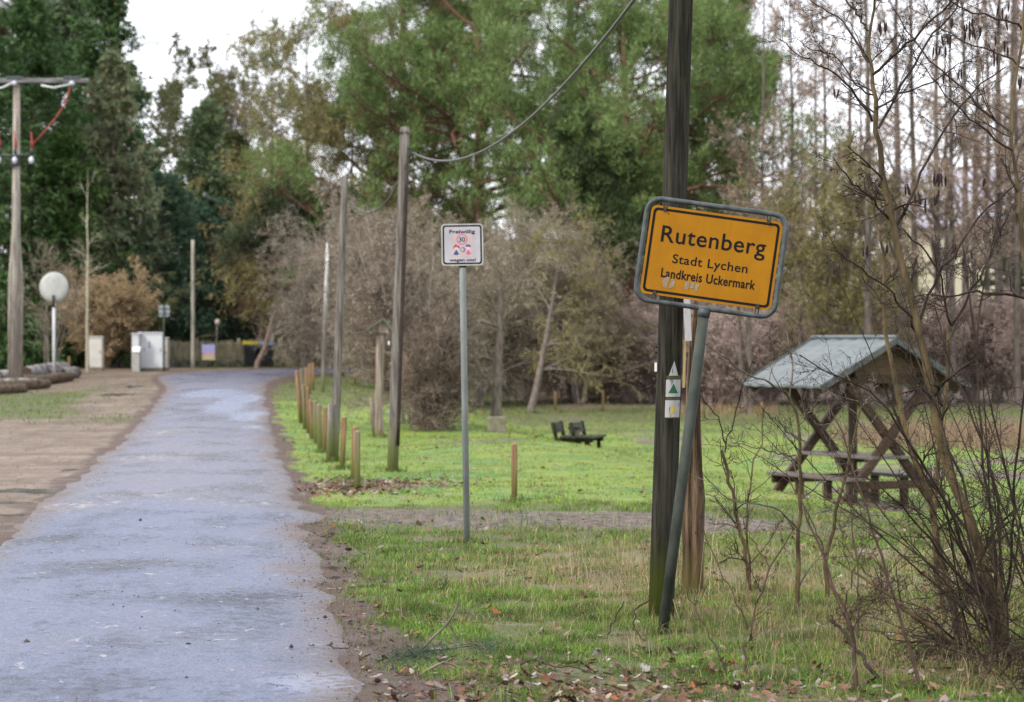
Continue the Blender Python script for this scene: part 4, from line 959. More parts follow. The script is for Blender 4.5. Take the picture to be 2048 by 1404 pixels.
# --- picket fence with its stone foot, gate, notice board, bins
M_pick = mat("mossy_picket", (0.15, 0.13, 0.085), (0.36, 0.32, 0.22), 2.2, (3, 3, .6), rough=.85)
M_stone = mat("mossy_field_stone", (0.05, 0.055, 0.035), (0.19, 0.18, 0.15), 4, rough=.9)
f0 = P(222, 741, 98); f1 = P(560, 727, 101)
base = np.array([f0[0], f0[1], gz(f0[0], f0[1])]); end = np.array([f1[0], f1[1], gz(f1[0], f1[1])])
fe = thing("picket_fence", "long mossy grey picket fence on a low stone foot behind the cabinets", "fence", base); dv = end - base; ln = float(np.hypot(dv[0], dv[1])); ux, uy = dv[0] / ln, dv[1] / ln
rr = random.Random(6); pk = MB()
for k in range(int(ln / .095)):
    t_ = k * .095; h = .98 + rr.uniform(-.05, .06); z = dv[2] * t_ / ln; x, y = ux * t_, uy * t_
    pk.box((x, y - .03, z + .32 + h / 2 - .16), (.066, .02, h - .16 + rr.uniform(-.02, .02)), math.atan2(uy, ux) + rr.uniform(-.05, .05))
pk.build("pickets", M_pick, fe)
for hh in (.5, .95): MB().beam((0, 0, hh), (dv[0], dv[1], dv[2] + hh), .05, .08).build("rail", M_pick, fe)
for k in range(5): MB().box((dv[0] * k / 4, dv[1] * k / 4 + .06, dv[2] * k / 4 + .55), (.12, .12, 1.25)).build("post", M_pick, fe)
stn = MB()
for k in range(46):
    t_ = (k + .5) * ln / 46; stn.box((ux * t_, uy * t_ - .02, dv[2] * t_ / ln + .14 + rr.uniform(-.04, .03)), (ln / 46 * rr.uniform(.8, 1.0), .26, .3), math.atan2(uy, ux) + rr.uniform(-.1, .1))
stn.build("stone_foot", M_stone, fe, bevel=.03)
b = P(417, 724, 98.2); b[2] = gz(b[0], b[1])
nb = thing("notice_board", "colourful notice poster hung low on the picket fence", "notice board", b)
def poster():
    m, n, b_, l = new_mat("faded_poster"); v = tex(n, 'Object', (1, 1, 1)); f = noise(n, v, 3.1, 2)
    s_ = n.nodes.new("ShaderNodeSeparateXYZ"); l.new(v, s_.inputs[0])
    g = mth(n, 'ADD', mth(n, 'MULTIPLY', s_.outputs[2], 1.0), mth(n, 'MULTIPLY', f, .5))
    c = ramp(n, g, [(.45, (.52, .30, .5)), (.6, (.62, .55, .28)), (.8, (.56, .36, .42)), (.98, (.36, .36, .68))])
    l.new(c, b_.inputs['Base Color']); b_.inputs['Roughness'].default_value = .6; return m
MB().box((0, 0, .62), (.52, .03, .62)).build("board", poster(), nb)
for x in (-.28, .28): MB().box((x, .03, .5), (.05, .05, 1.1)).build("post", M_polg, nb)
b = P(432, 727, 99.6); b[2] = gz(b[0], b[1])
t = thing("yard_lamp", "pale round lamp on a crooked bracket above the fence", "lamp", b)
MB().tube([(0, .25, -.1), (0, .25, 1.3), (.02, .25, 1.75)], .03, 8).build("post", M_polg, t, smooth=True); MB().tube([(0, .25, 1.32), (-.45, .25, 1.28), (-.9, .25, 1.2)], .025, 6).build("arm", M_post, t, smooth=True)
dd = MB(); dd.tube([(.03, .25, 1.72), (.04, .25, 1.78), (.04, .25, 1.86), (.04, .25, 1.93), (.04, .25, 1.97)], [.05, .1, .115, .09, .03], 12).build("globe", mat("pale_globe", (.5, .42, .38), rough=.5), t, smooth=True)
M_bin = mat("black_bin_plastic", (0.012, 0.014, 0.018), (0.02, 0.022, 0.026), 5, rough=.4)
def bin_(px, Y, lid, label):
    b = P(px, 722, Y); b[2] = gz(b[0], b[1])
    t = thing("wheelie_bin", label, "bin", b, (0, 0, .2), "bins by the fence")
    v = [(-.20, -.22, .06), (.20, -.22, .06), (.20, .2, .06), (-.20, .2, .06), (-.27, -.30, .93), (.27, -.30, .93), (.27, .27, .93), (-.27, .27, .93)]
    MB().add(v, [(3, 2, 1, 0), (4, 5, 6, 7), (0, 1, 5, 4), (1, 2, 6, 5), (2, 3, 7, 6), (3, 0, 4, 7)]).build("body", M_bin, t, bevel=.02)
    v = [(-.29, -.33, .94), (.29, -.33, .94), (.29, .30, .94), (-.29, .30, .94), (-.26, -.28, 1.0), (.26, -.28, 1.0), (.26, .28, 1.08), (-.26, .28, 1.08)]
    MB().add(v, [(3, 2, 1, 0), (4, 5, 6, 7), (0, 1, 5, 4), (1, 2, 6, 5), (2, 3, 7, 6), (3, 0, 4, 7)]).build("lid", lid, t, bevel=.015)
    for x in (-.2, .2): MB().tube([(x - .025, .22, .1), (x + .025, .22, .1)], .1, 14).build("wheel", M_bin, t)
    MB().tube([(-.2, .33, .95), (.2, .33, .95)], .015, 8).build("handle", M_bin, t)
M_ly = mat("yellow_lid", (.36, .30, .03), rough=.4); M_lb = mat("pale_blue_lid", (.15, .20, .36), rough=.4)
bin_(500, 98.5, M_ly, "black bin with a yellow lid, left of the leaning trunk"); bin_(521, 98.9, M_ly, "black bin with a yellow lid, right of the leaning trunk"); bin_(533, 98.3, M_lb, "black bin with a pale blue lid beside the gate")
b = P(585, 722, 101.5); b[2] = gz(b[0], b[1])
gt = thing("garden_gate", "crooked grey lath gate between mossy posts at the fence's end", "gate", b)
for k in range(9): MB().beam((-.75 + k * .1, .0, .15), (-.55 + k * .1, .0, 1.15), .05, .02, (0, 1, 0)).build("lath", M_pick, gt)
for x in (-.85, .32, .85): MB().box((x, .05, .65), (.18, .18, 1.5)).build("post", M_stone if x > 0 else M_pick, gt, bevel=.02)
MB().beam((-.8, .03, .4), (.3, .03, .4), .05, .08).build("rail", M_pick, gt)
b = P(672, 722, 103); b[2] = gz(b[0], b[1])
t = thing("garden_wall", "low mossy plastered wall beside the far road right of the gate", "wall", b); MB().box((0, 0, .22), (4.4, .3, .64)).build("body", mat("mossy_plaster", (.13, .13, .06), (.27, .24, .17), 1.5, rough=.9), t, bevel=.02); MB().box((0, 0, .56), (4.5, .36, .05)).build("coping", M_stone, t, bevel=.01)

# --- logs on the left
M_log = mat("grey_birch_log", (0.07, 0.065, 0.06), (0.33, 0.315, 0.305), 3.5, (1, 1, 1), rough=.85, bmp=.8, bd=.05, lo=.42, hi=.58); M_logb = mat("brown_log_bark", (0.045, 0.033, 0.024), (0.15, 0.11, 0.075), 6, rough=.9, bmp=.5); M_end = mat("dark_log_end", (0.03, 0.025, 0.02), (0.10, 0.07, 0.05), 12, rough=.9)
def log_(pa, pb, r, m, label, Ya, Yb, lift=0.0):
    r *= 1.12
    a = P(pa[0], pa[1], Ya); a[2] = gz(a[0], a[1]) + r * .85 + lift; b = P(pb[0], pb[1], Yb); b[2] = gz(b[0], b[1]) + r * .85 + lift
    t = thing("log", label, "log", a, group="logs piled left of the road"); d = b - a; rr = random.Random(int(pa[0] + pa[1]))
    MB().tube([tuple(d * q) for q in (0, .25, .5, .75, 1)], [r * .95, r * 1.02, r, r * .97, r * .9], 16, cap=False, jit=.08, rng=rr).build("bark", m, t, smooth=True)
    u = d / np.linalg.norm(d)
    MB().tube([tuple(-u * .004), tuple(u * .02)], r * .94, 14).build("cut_end", M_end, t); MB().tube([tuple(d - u * .02), tuple(d + u * .004)], r * .9, 14).build("cut_end", M_end, t)
log_((48, 755), (128, 740), .23, M_log, "thick pale birch log on top of the pile with a dark cut end", 77, 83.5, .12)
log_((66, 770), (140, 752), .16, M_logb, "dark log lying under the thick pale one", 75.5, 80.5)
log_((-12, 762), (45, 757), .17, M_log, "grey log reaching in from the left picture edge", 77, 78.5, .1)
log_((-10, 778), (72, 772), .16, M_log, "pale slim log in front of the pile", 72.5, 74); log_((-10, 798), (50, 792), .13, M_logb, "brown log in the front row at the left edge", 69, 70.5); log_((118, 752), (152, 746), .2, M_log, "short pale log at the right end of the pile", 82, 84)
log_((-15, 788), (95, 778), .14, M_logb, "long mossy brown log before the pale slim one", 70.8, 73.5, .02); log_((10, 765), (70, 764), .14, M_logb, "mossy log half hidden in the middle of the pile", 75.5, 76.5, .05)

# --- electricity pole on the left
Ye = 74.0; b = P(30, 735, Ye); b[2] = gz(b[0], b[1]); s = F / Ye
M_ppole = pole_mat("pale_weathered_timber", (0.19, 0.17, 0.145), (0.42, 0.385, 0.34), (0.2, 0.19, 0.12), 0.3)
ep = thing("power_pole", "tall double timber power pole with a crossarm and red bird guards", "pole", b)
def ez(y): return EYE - (y - HOR) / s - b[2]
def ex(x): return (x - 30) / s
MB().tube([(ex(31), 0, -.2), (ex(32), 0, ez(480)), (ex(34), 0, ez(160))], [.145, .13, .105], 14, jit=.04).build("shaft", M_ppole, ep, smooth=True)
MB().tube([(ex(37), .12, -.2), (ex(40), .1, ez(560)), (ex(30), .1, ez(400))], [.10, .09, .05], 12).build("stay", M_ppole, ep, smooth=True)
MB().tube([(ex(20), .12, -.2), (ex(20), .1, ez(560)), (ex(30), .1, ez(400))], [.09, .08, .04], 12).build("stay", M_ppole, ep, smooth=True)
M_arm = mat("aged_crossarm", (0.07, 0.065, 0.065), (0.25, 0.24, 0.25), 5, (.5, 3, 3), rough=.7)
MB().box((ex(45), -.12, ez(162)), (4.1, .14, .14)).build("crossarm", M_arm, ep, bevel=.01)
M_ins = mat("white_insulator", (.55, .58, .66), rough=.15, spec=.6); M_rg = mat("red_guard", (.26, .04, .04), (.32, .07, .06), 8, rough=.5)
for x in (-60, 31, 146):
    MB().tube([(ex(x), -.14, ez(163)), (ex(x), -.14, ez(167)), (ex(x), -.14, ez(172))], [.05, .1, .06], 12).build("insulator", M_ins, ep, smooth=True)
    MB().box((ex(x), -.12, ez(157)), (.5, .17, .1)).build("saddle", M_galv, ep, bevel=.01)
MB().tube([(ex(-6), -.16, ez(311)), (ex(30), -.2, ez(312)), (ex(68), -.16, ez(309))], .03, 8).build("lower_arm", M_galv, ep, smooth=True)
MB().box((ex(31), -.12, ez(322)), (.34, .12, .32)).build("clamp", M_dark, ep)
for x in (1, 33, 66):
    MB().tube([(ex(x), -.18, ez(309)), (ex(x), -.18, ez(300)), (ex(x), -.18, ez(296))], [.05, .045, .02], 8).build("pin", M_galv, ep, smooth=True)
    MB().tube([(ex(x + 1), -.18, ez(298)), (ex(x + 1), -.18, ez(287)), (ex(x), -.18, ez(280)), (ex(x - 1), -.18, ez(264))], [.035, .05, .025, .016], 8).build("bird_guard", M_rg, ep, smooth=True)
    MB().tube([(ex(x - 1), -.18, ez(314)), (ex(x - 1), -.18, ez(319)), (ex(x - 1), -.18, ez(328))], [.03, .085, .06], 10).build("insulator", M_ins, ep, smooth=True)
MB().tube([(ex(143), -.16, ez(172)), (ex(133), -.2, ez(210)), (ex(112), -.2, ez(240)), (ex(90), -.2, ez(266)), (ex(70), -.18, ez(288))], .022, 8).build("jumper", M_rg, ep, smooth=True)
MB().tube([(ex(33), -.16, ez(172)), (ex(37), -.22, ez(230)), (ex(36), -.2, ez(285))], .007, 6).build("jumper", M_rg, ep, smooth=True)
MB().tube([(ex(29), -.2, ez(166)), (ex(10), -.2, ez(176)), (ex(-40), -.2, ez(188))], .03, 6).build("conductor", M_cab, ep, smooth=True); MB().tube([(ex(85), -.2, ez(172)), (ex(110), -.2, ez(177)), (ex(143), -.2, ez(170))], .03, 6).build("conductor", M_cab, ep, smooth=True)

# --- houses behind
def house(b, wd, dp, hw_, hr, mw, mr, label, rz=0.0, wins=(), roofo=.35, doors=()):
    t = thing("house", label, "house", b, (0, 0, rz)); x, y = wd / 2, dp / 2
    MB().add([(-x, -y, -.6), (x, -y, -.6), (x, y, -.6), (-x, y, -.6), (-x, -y, hw_), (x, -y, hw_), (x, y, hw_), (-x, y, hw_), (-x, 0, hw_ + hr), (x, 0, hw_ + hr)],
             [(0, 1, 5, 4), (1, 2, 6, 9, 5), (2, 3, 7, 6), (3, 0, 4, 8, 7), (4, 5, 9, 8), (6, 7, 8, 9)]).build("wall", mw, t)
    k = hr / y; ro = MB()
    for sd in (-1, 1): ro.beam((0, sd * .02, hw_ + hr + .06), (0, sd * (y + roofo), hw_ - k * roofo + .06), wd + 2 * roofo, .12, (0, 0, 1))
    ro.build("roof", mr, t); MB().box((wd * .2, .6, hw_ + hr + .3), (.5, .5, 1.1)).build("chimney", mat("chimney_brick", (.2, .09, .06), (.3, .14, .1), 8, rough=.9), t)
    for cx, cz, ww, wh in wins:
        f_ = MB().box((cx, -y - .01, cz), (ww + .12, .06, wh + .12)).build("window", M_white, t); MB().box((cx, -y - .045, cz), (ww, .02, wh)).build("pane", M_pane, f_)
    return t
M_pane = mat("dark_window_glass", (.015, .018, .022), rough=.08, spec=.7)
M_tan = mat("tan_plaster", (.36, .29, .22), (.48, .40, .31), 1.2, rough=.9); M_cream = mat("cream_plaster", (.56, .53, .38), (.66, .62, .47), 1.2, rough=.9)
M_tiles = mat("red_roof_tiles", (.16, .055, .035), (.28, .11, .07), 3, (1, 1, 6), rough=.85); M_lil = mat("lilac_grey_roof", (.40, .39, .47), (.52, .51, .60), 1.5, rough=.45)
b = P(640, 722, 112); b[2] = gz(b[0], b[1]); house(b, 8.5, 6, 2.5, 2.4, M_tan, M_tiles, "tan plastered house with a red roof behind the garden gate", math.radians(-6), ((-.2, 1.35, .7, .9), (.75, 1.35, .7, .9), (-2.8, 1.4, .8, 1.0), (2.8, 1.4, .8, 1.0)))
b = P(1915, 700, 128); b[2] = gz(b[0], b[1]); house(b, 6.2, 7, 7.0, 3.0, M_cream, M_lil, "tall cream house glimpsed through the alder trunks at right", math.radians(5), ((-1.6, 5.2, .9, 1.2), (1.4, 5.2, .9, 1.2), (-1.6, 2.2, .9, 1.2)))
b = P(1590, 720, 120); b[2] = gz(b[0], b[1]); house(b, 4.6, 5, 1.5, 1.9, M_tan, M_lil, "low shed with a lilac grey roof beyond the yellow sign", math.radians(14), ((0.8, .8, .7, .7),))

# ------------------------------------------------------------------ trees: branching grown level by level
def nrm(v): return v / np.maximum(np.linalg.norm(v, axis=-1, keepdims=True), 1e-9)
def spawn(rng, Pp, Rp, n, t0, t1, ang, lenf, K, av=0.25, up=0.0, jit=0.12, rr=0.55, taper=0.25, lmin=0.0, lby=0.5, flat=0.0, labs=None, rmin=0.003):
    """n children on each parent polyline; ang in radians from the parent's direction; up bends towards (+) or away from (-) the sky"""
    N, Kp, _ = Pp.shape; m = N * n
    seg = np.linalg.norm(np.diff(Pp, axis=1), axis=2).sum(1)
    t = rng.uniform(t0, t1, (N, n)); x = t * (Kp - 1); i = np.minimum(x.astype(int), Kp - 2); fr = x - i
    ar = np.arange(N)[:, None]
    p = Pp[ar, i] * (1 - fr[..., None]) + Pp[ar, i + 1] * fr[..., None]
    T = nrm(Pp[ar, i + 1] - Pp[ar, i]); r = Rp[ar, i] * (1 - fr) + Rp[ar, i + 1] * fr
    q = rng.normal(0, 1, (N, n, 3)); q[..., 2] *= (1 - flat); q = nrm(q - T * (q * T).sum(-1, keepdims=True))
    a = (ang + rng.normal(0, av, (N, n)))[..., None]
    d = nrm(np.cos(a) * T + np.sin(a) * q)
    ln = (labs if labs is not None else seg[:, None]) * lenf * (1 - lby * t) * rng.uniform(0.6, 1.25, (N, n)) + lmin
    out = np.zeros((m, K, 3)); out[:, 0] = p.reshape(m, 3); d = d.reshape(m, 3); st = (ln.reshape(m) / (K - 1))[:, None]
    for k in range(1, K):
        out[:, k] = out[:, k - 1] + d * st
        d = d + rng.normal(0, jit, (m, 3)); d[:, 2] += up; d = nrm(d)
    r0 = np.maximum(np.minimum(r.reshape(m) * rr, 0.06 + r.reshape(m) * 0.4), rmin)
    R = r0[:, None] * np.linspace(1, taper, K)[None]
    return out, R

def tubes(Pp, R, sides=3):
    N, K, _ = Pp.shape
    T = np.gradient(Pp, axis=1); T = nrm(T)
    ref = np.where(np.abs(T[..., 2:3]) > 0.9, np.array([1.0, 0, 0]), np.array([0, 0, 1.0]))
    U = nrm(np.cross(T, ref)); W = np.cross(T, U)
    a = 2 * np.pi * np.arange(sides) / sides
    V = Pp[:, :, None] + R[:, :, None, None] * (U[:, :, None] * np.cos(a)[:, None] + W[:, :, None] * np.sin(a)[:, None])
    b = (np.arange(N) * K * sides)[:, None, None] + (np.arange(K - 1) * sides)[None, :, None]
    k = np.arange(sides)[None, None]; k2 = (k + 1) % sides
    f = np.stack([b + k, b + k2, b + sides + k2, b + sides + k], -1).reshape(-1, 4)
    return V.reshape(-1, 3), f

def kites(p, d, wv):
    V = np.stack([p, p + d * 0.4 + wv, p + d, p + d * 0.4 - wv], 1).reshape(-1, 3)
    return V, (np.arange(len(p)) * 4)[:, None] + np.array([[0, 1, 2, 3]])

def along(rng, Pp, n, t0=0.05, t1=1.0):
    N, K, _ = Pp.shape; t = rng.uniform(t0, t1, (N, n)); x = t * (K - 1); i = np.minimum(x.astype(int), K - 2); fr = (x - i)[..., None]; ar = np.arange(N)[:, None]
    return (Pp[ar, i] * (1 - fr) + Pp[ar, i + 1] * fr).reshape(-1, 3), nrm(Pp[ar, i + 1] - Pp[ar, i]).reshape(-1, 3)

def leafs(rng, p, T, l0, l1, w, spread=0.8, droop=0.0):
    n = len(p); d = nrm(T + rng.normal(0, spread, (n, 3)) + np.array([0, 0, -droop])) * rng.uniform(l0, l1, (n, 1))
    wv = nrm(np.cross(d, rng.normal(0, 1, (n, 3)))) * (w * rng.uniform(.6, 1.3, (n, 1)))
    return kites(p, d, wv)

def cat(*vf):
    V = []; Fs = {}; o = 0
    for v, f in vf:
        V.append(v); Fs.setdefault(f.shape[1], []).append(f + o); o += len(v)
    return np.concatenate(V), [np.concatenate(q) for q in Fs.values()]

def put(name, vf, m, parent, smooth=True):
    V, fs = cat(*vf); return link(name, npmesh(name, V, fs, smooth=smooth), m, parent)

def trunk_poly(rng, h, r, K=12, bend=0.03, lean=(0, 0)):
    z = np.linspace(-0.3, h, K); x = np.cumsum(rng.normal(0, bend * h / K, K)) + lean[0] * z / h; y = np.cumsum(rng.normal(0, bend * h / K, K)) + lean[1] * z / h
    x -= x[0]; y -= y[0]; x[:2] *= .3; y[:2] *= .3
    R = r * (1 - 0.93 * np.linspace(0, 1, K)); R[0] *= 1.25
    return np.stack([x, y, z], 1)[None], R[None]

M_bk_con = mat("conifer_bark", (0.06, 0.042, 0.032), (0.13, 0.09, 0.07), 8, (3, 3, .8), rough=.9)
M_bk_pine = mat("red_pine_bark", (0.10, 0.055, 0.038), (0.19, 0.10, 0.07), 7, (3, 3, .8), rough=.9)
M_bk_grey = mat("grey_bark", (0.085, 0.07, 0.058), (0.21, 0.175, 0.15), 6, (3, 3, .7), rough=.9)
M_bk_ald = mat("alder_bark", (0.062, 0.050, 0.043), (0.165, 0.138, 0.12), 5, (3, 3, .6), rough=.9)
M_bk_pale = mat("pale_bark", (0.30, 0.28, 0.20), (0.46, 0.43, 0.33), 6, (3, 3, 1), rough=.8)

def spruce(name, loc, h, r, label, cols, seed, group=None, dens=1.0, cones=None, base=0.03, trunk=None, cat_="conifer"):
    rng = np.random.default_rng(seed); t = thing(name, label, cat_, loc, group=group)
    Tp, Tr = trunk_poly(rng, h, 0.011 * h + .04, 14, .012)
    n = int(h * 15 * dens); z = base + (0.985 - base) * rng.uniform(0, 1, n) ** 0.85; az = rng.uniform(0, 2 * np.pi, n)
    Ls = r * np.clip((1 - z) / (1 - base), 0, 1) ** 0.8 * rng.uniform(0.65, 1.2, n) * (1 + .18 * np.sin(az * 2 + seed)) + 0.2
    K = 7; s = np.linspace(0, 1, K); el = -0.25 + 0.85 * z
    xy = s[None] * Ls[:, None]
    zz = (z * h)[:, None] + Ls[:, None] * (np.tan(el)[:, None] * s - 0.42 * s ** 2 + 0.30 * s ** 3.2)
    Bp = np.stack([xy * np.cos(az)[:, None], xy * np.sin(az)[:, None], zz], -1) + np.concatenate([rng.normal(0, .02, (n, K, 3))], 0)
    Br = (0.006 + 0.010 * Ls)[:, None] * np.linspace(1, .25, K)[None]
    put("trunk", [tubes(Tp, Tr, 9)], trunk or M_bk_con, t)
    Sp, Sr = spawn(rng, Bp, Br, int(15 * dens), 0.12, 1.0, 0.95, 0.34, 4, up=-0.16, jit=.1, lmin=.10, flat=.65)
    a1, T1 = along(rng, Sp, 8); a2, T2 = along(rng, Bp, 14, .2)
    vf = [leafs(rng, a1, T1, .16, .36, .042, .45, .35), leafs(rng, a2, T2, .16, .36, .045, .6, .3)]
    cr = put("crown", vf, leaf_mat(name + "_needles", cols, .2), t, False)
    put("branches", [tubes(Bp, Br, 3)], M_bk_con, cr)
    if cones:
        zc = rng.uniform(cones[0], 1.0, cones[1]) ; kk = rng.choice(len(Sp), cones[1] * 2); kk = kk[(Sp[kk, -1, 2] > cones[0] * h)][:cones[1]]
        put("cones", [leafs(rng, np.repeat(Sp[kk, -1], 4, 0), np.tile(np.array([[0, 0, -1.0]]), (len(kk) * 4, 1)), .12, .2, .045, .25, .4)], leaf_mat(name + "_cones", [(0.30, 0.16, 0.08), (0.42, 0.27, 0.16)], 0), cr, False)
    return t

def pine(name, loc, h, r, label, cols, seed, nl=22, low=0.25, dens=1.0, lean=(0, 0), group=None, bark=None, tuft=26, big=None):
    rng = np.random.default_rng(seed); t = thing(name, label, "conifer", loc, group=group)
    Tp, Tr = trunk_poly(rng, h, 0.02 * h, 14, .03, lean)
    Bp, Br = spawn(rng, Tp, Tr, nl, low, 1.0, 1.15, r / h * 1.35, 8, av=.22, up=.035, jit=.14, rr=.5, lby=.55)
    Cp, Cr = spawn(rng, Bp, Br, int(8 * dens), .2, 1, .8, .38, 6, up=.05, jit=.16, rr=.5, lby=.35, lmin=.2)
    Dp, Dr = spawn(rng, Cp, Cr, 6, .2, 1, .75, .42, 4, up=.1, jit=.16, rr=.6, lby=.3, lmin=.12, rmin=.006)
    put("trunk", [tubes(Tp, Tr, 10), tubes(Bp, Br, 6)], bark or M_bk_pine, t)
    tips = np.concatenate([Dp[:, -1], Dp[:, 2], Cp[:, -1]]); dirs = nrm(np.concatenate([Dp[:, -1] - Dp[:, -2], Dp[:, 2] - Dp[:, 1], Cp[:, -1] - Cp[:, -2]]) + np.array([0, 0, .4]))
    p = np.repeat(tips, tuft, 0) + rng.normal(0, .12, (len(tips) * tuft, 3)); d = np.repeat(dirs, tuft, 0)
    vf = [leafs(rng, p, d, .14, .32, .021, .8)]
    cr = put("crown", vf, leaf_mat(name + "_needles", cols, .25, *(big or (0.0, None))), t, False)
    put("branches", [tubes(Cp, Cr, 4), tubes(Dp, Dr, 3)], bark or M_bk_pine, cr)
    return t

def bare(name, loc, h, label, seed, bark, twig, r=None, L=((22, .25, .9, .30, .06), (7, .15, .75, .45, .05), (6, .15, .7, .5, .03)), buds=None, budm=None, lean=(0, 0), stems=None, group=None, cat_="tree", bend=.03, low=.2, trk=None, jit=.16, wmin=.006, budlen=(.05, .11), budw=.016, lby=.45):
    """a leafless tree: L = per level (children, from t, angle, length factor, bend to the sky)"""
    rng = np.random.default_rng(seed); t = thing(name, label, cat_, loc, group=group)
    if stems:                                   # several stems from one stool
        ps, rs = [], []
        for k in range(stems[0]):
            a = rng.uniform(0, 2 * np.pi); sp = stems[1] * rng.uniform(.3, 1.0); hh = h * rng.uniform(.65, 1.05); kk = 9; s = np.linspace(0, 1, kk)
            x = np.cos(a) * (sp * s ** 1.2 + .12) + np.cumsum(rng.normal(0, .02 * h / 3, kk)); y = np.sin(a) * (sp * s ** 1.2 + .12) + np.cumsum(rng.normal(0, .02 * h / 3, kk))
            ps.append(np.stack([x, y, hh * s - .1], 1)); rs.append((r or .012 * h) * rng.uniform(.6, 1.1) * (1 - .85 * s))
        Tp, Tr = np.array(ps), np.array(rs)
    else: Tp, Tr = trunk_poly(rng, h, r or 0.011 * h, 12, bend, lean)
    lv = [(Tp, Tr)]
    for (n, t0, an, lf, up), K in zip(L, (7, 6, 5, 4)):
        a, b = lv[-1]; lv.append(spawn(rng, a, b, n, t0, 1.0, an, lf, K, up=up, jit=jit, rr=.5, lby=lby, lmin=.05, rmin=wmin))
    put("trunk", [tubes(Tp, Tr, 9), tubes(*lv[1], 5)], bark, t)
    cr = put("crown", [tubes(a, b, 3) for a, b in lv[2:]], twig, t)
    if buds:
        a1, T1 = along(rng, lv[-1][0], buds, .15)
        put("buds", [leafs(rng, a1, T1, *budlen, budw, .8, .5)], budm, cr, False)
    return t

def at(px, py, Y=None):
    if Y is None: return G(px, py)
    x = (px - 1024.0) / F * Y; return np.array([x, Y, gz(x, Y)])
def ht(py, loc): return EYE - (py - HOR) / F * loc[1] - loc[2]

DG = [(0.032, 0.072, 0.022), (0.055, 0.115, 0.032), (0.085, 0.155, 0.045), (0.042, 0.09, 0.042)]
MG = [(0.106, 0.175, 0.081), (0.175, 0.250, 0.112), (0.250, 0.312, 0.144), (0.138, 0.206, 0.119)]
BGc = [(0.11, 0.155, 0.08), (0.19, 0.24, 0.125), (0.30, 0.31, 0.18), (0.15, 0.19, 0.10)]
YW = [(0.061, 0.124, 0.078), (0.105, 0.182, 0.115), (0.155, 0.236, 0.142), (0.088, 0.155, 0.095)]
# left: the dark conifers
l = at(208, 740, 108); spruce("spruce", l, ht(-70, l), 4.6, "tall dark spruce with cones in its tip against the white sky at left", DG, 11, cones=(.7, 160))
l = at(60, 740, 101); spruce("spruce", l, ht(-10, l), 4.6, "dense dark spruce right behind the power pole", DG, 12)
l = at(-70, 740, 97); spruce("spruce", l, ht(-80, l), 4.6, "dark spruce cut by the left picture edge", DG, 13)
l = at(130, 740, 99); spruce("spruce", l, ht(260, l), 3.0, "lower dark spruce between the power pole and the tan bush", [(0.035, 0.075, 0.018), (0.06, 0.115, 0.028), (0.085, 0.15, 0.04)], 14)
l = at(225, 740, 102.5); spruce("blue_spruce", l, ht(110, l), 3.0, "lighter spruce with pale tips and many cones in front of the tall dark one", BGc, 15, cones=(.55, 420))
l = at(40, 735, 128); pine("pine", l, ht(-160, l), 6.6, "hazy grey green pine rising behind the left spruces", [(0.09, 0.14, 0.085), (0.14, 0.20, 0.12), (0.12, 0.14, 0.11)], 16, nl=52, low=.2, dens=1.2)
l = at(140, 738, 114); spruce("spruce", l, ht(-60, l), 4.4, "dark spruce filling the gap between the two tallest at left", [(0.04, 0.08, 0.03), (0.065, 0.11, 0.045), (0.085, 0.12, 0.06)], 23, cones=(.7, 60))
l = at(415, 735, 111); spruce("spruce", l, ht(205, l), 3.6, "mid green spruce with layered boughs left of the slim pole", MG, 17, cones=(.8, 30))
l = at(470, 735, 114); spruce("spruce", l, ht(270, l), 3.2, "olive green spruce between the layered spruce and the weeping larch", [(0.07, 0.095, 0.035), (0.11, 0.13, 0.05), (0.15, 0.15, 0.07)], 18)
l = at(330, 735, 106); spruce("yew", l, ht(350, l), 3.4, "dark green yew behind the white cabinets", YW, 19, base=.0)
l = at(430, 735, 105); spruce("yew", l, ht(400, l), 3.2, "dark green yew behind the pale bare pole", YW, 20, base=.05)
l = at(540, 735, 109); spruce("yew", l, ht(440, l), 2.6, "dark green yew behind the leaning trunk and bins", YW, 21, base=.14)
l = at(255, 735, 103); spruce("yew", l, ht(470, l), 2.2, "dark green yew behind the tan bush", YW, 22, base=.0)
M_lich = mat("lichen_twig", (0.115, 0.115, 0.052), (0.265, 0.253, 0.127), 3, rough=.9); M_oliv = mat("olive_twig", (0.132, 0.115, 0.052), (0.270, 0.236, 0.115), 2.5, rough=.9)
M_brn = mat("brown_twig", (0.105, 0.08, 0.062), (0.29, 0.225, 0.175), 2.5, rough=.9); M_pnk = mat("pinkish_twig", (0.150, 0.132, 0.103), (0.335, 0.298, 0.24), 2.0, rough=.9); M_tant = mat("tan_twig", (0.247, 0.169, 0.091), (0.429, 0.319, 0.189), 3, rough=.9)
M_grt = mat("grey_brown_twig", (0.165, 0.142, 0.10), (0.39, 0.34, 0.25), 2.2, rough=.9)
M_bk_lt = mat("pale_grey_bark", (0.17, 0.14, 0.115), (0.36, 0.31, 0.265), 6, (3, 3, .7), rough=.9); M_hedge = mat("mauve_brown_twig", (0.26, 0.20, 0.175), (0.48, 0.385, 0.345), 2.0, rough=.9)
B_ol = leaf_mat("olive_lichen", [(0.15, 0.135, 0.045), (0.22, 0.20, 0.08), (0.28, 0.24, 0.12)], .2); B_pk = leaf_mat("catkin_haze", [(0.22, 0.145, 0.115), (0.31, 0.215, 0.175), (0.28, 0.22, 0.16)], .2); B_or = leaf_mat("orange_dead_leaf", [(0.22, 0.10, 0.05), (0.28, 0.15, 0.08)], .2); B_br = leaf_mat("brown_bud", [(0.185, 0.152, 0.12), (0.29, 0.245, 0.195)], .2)
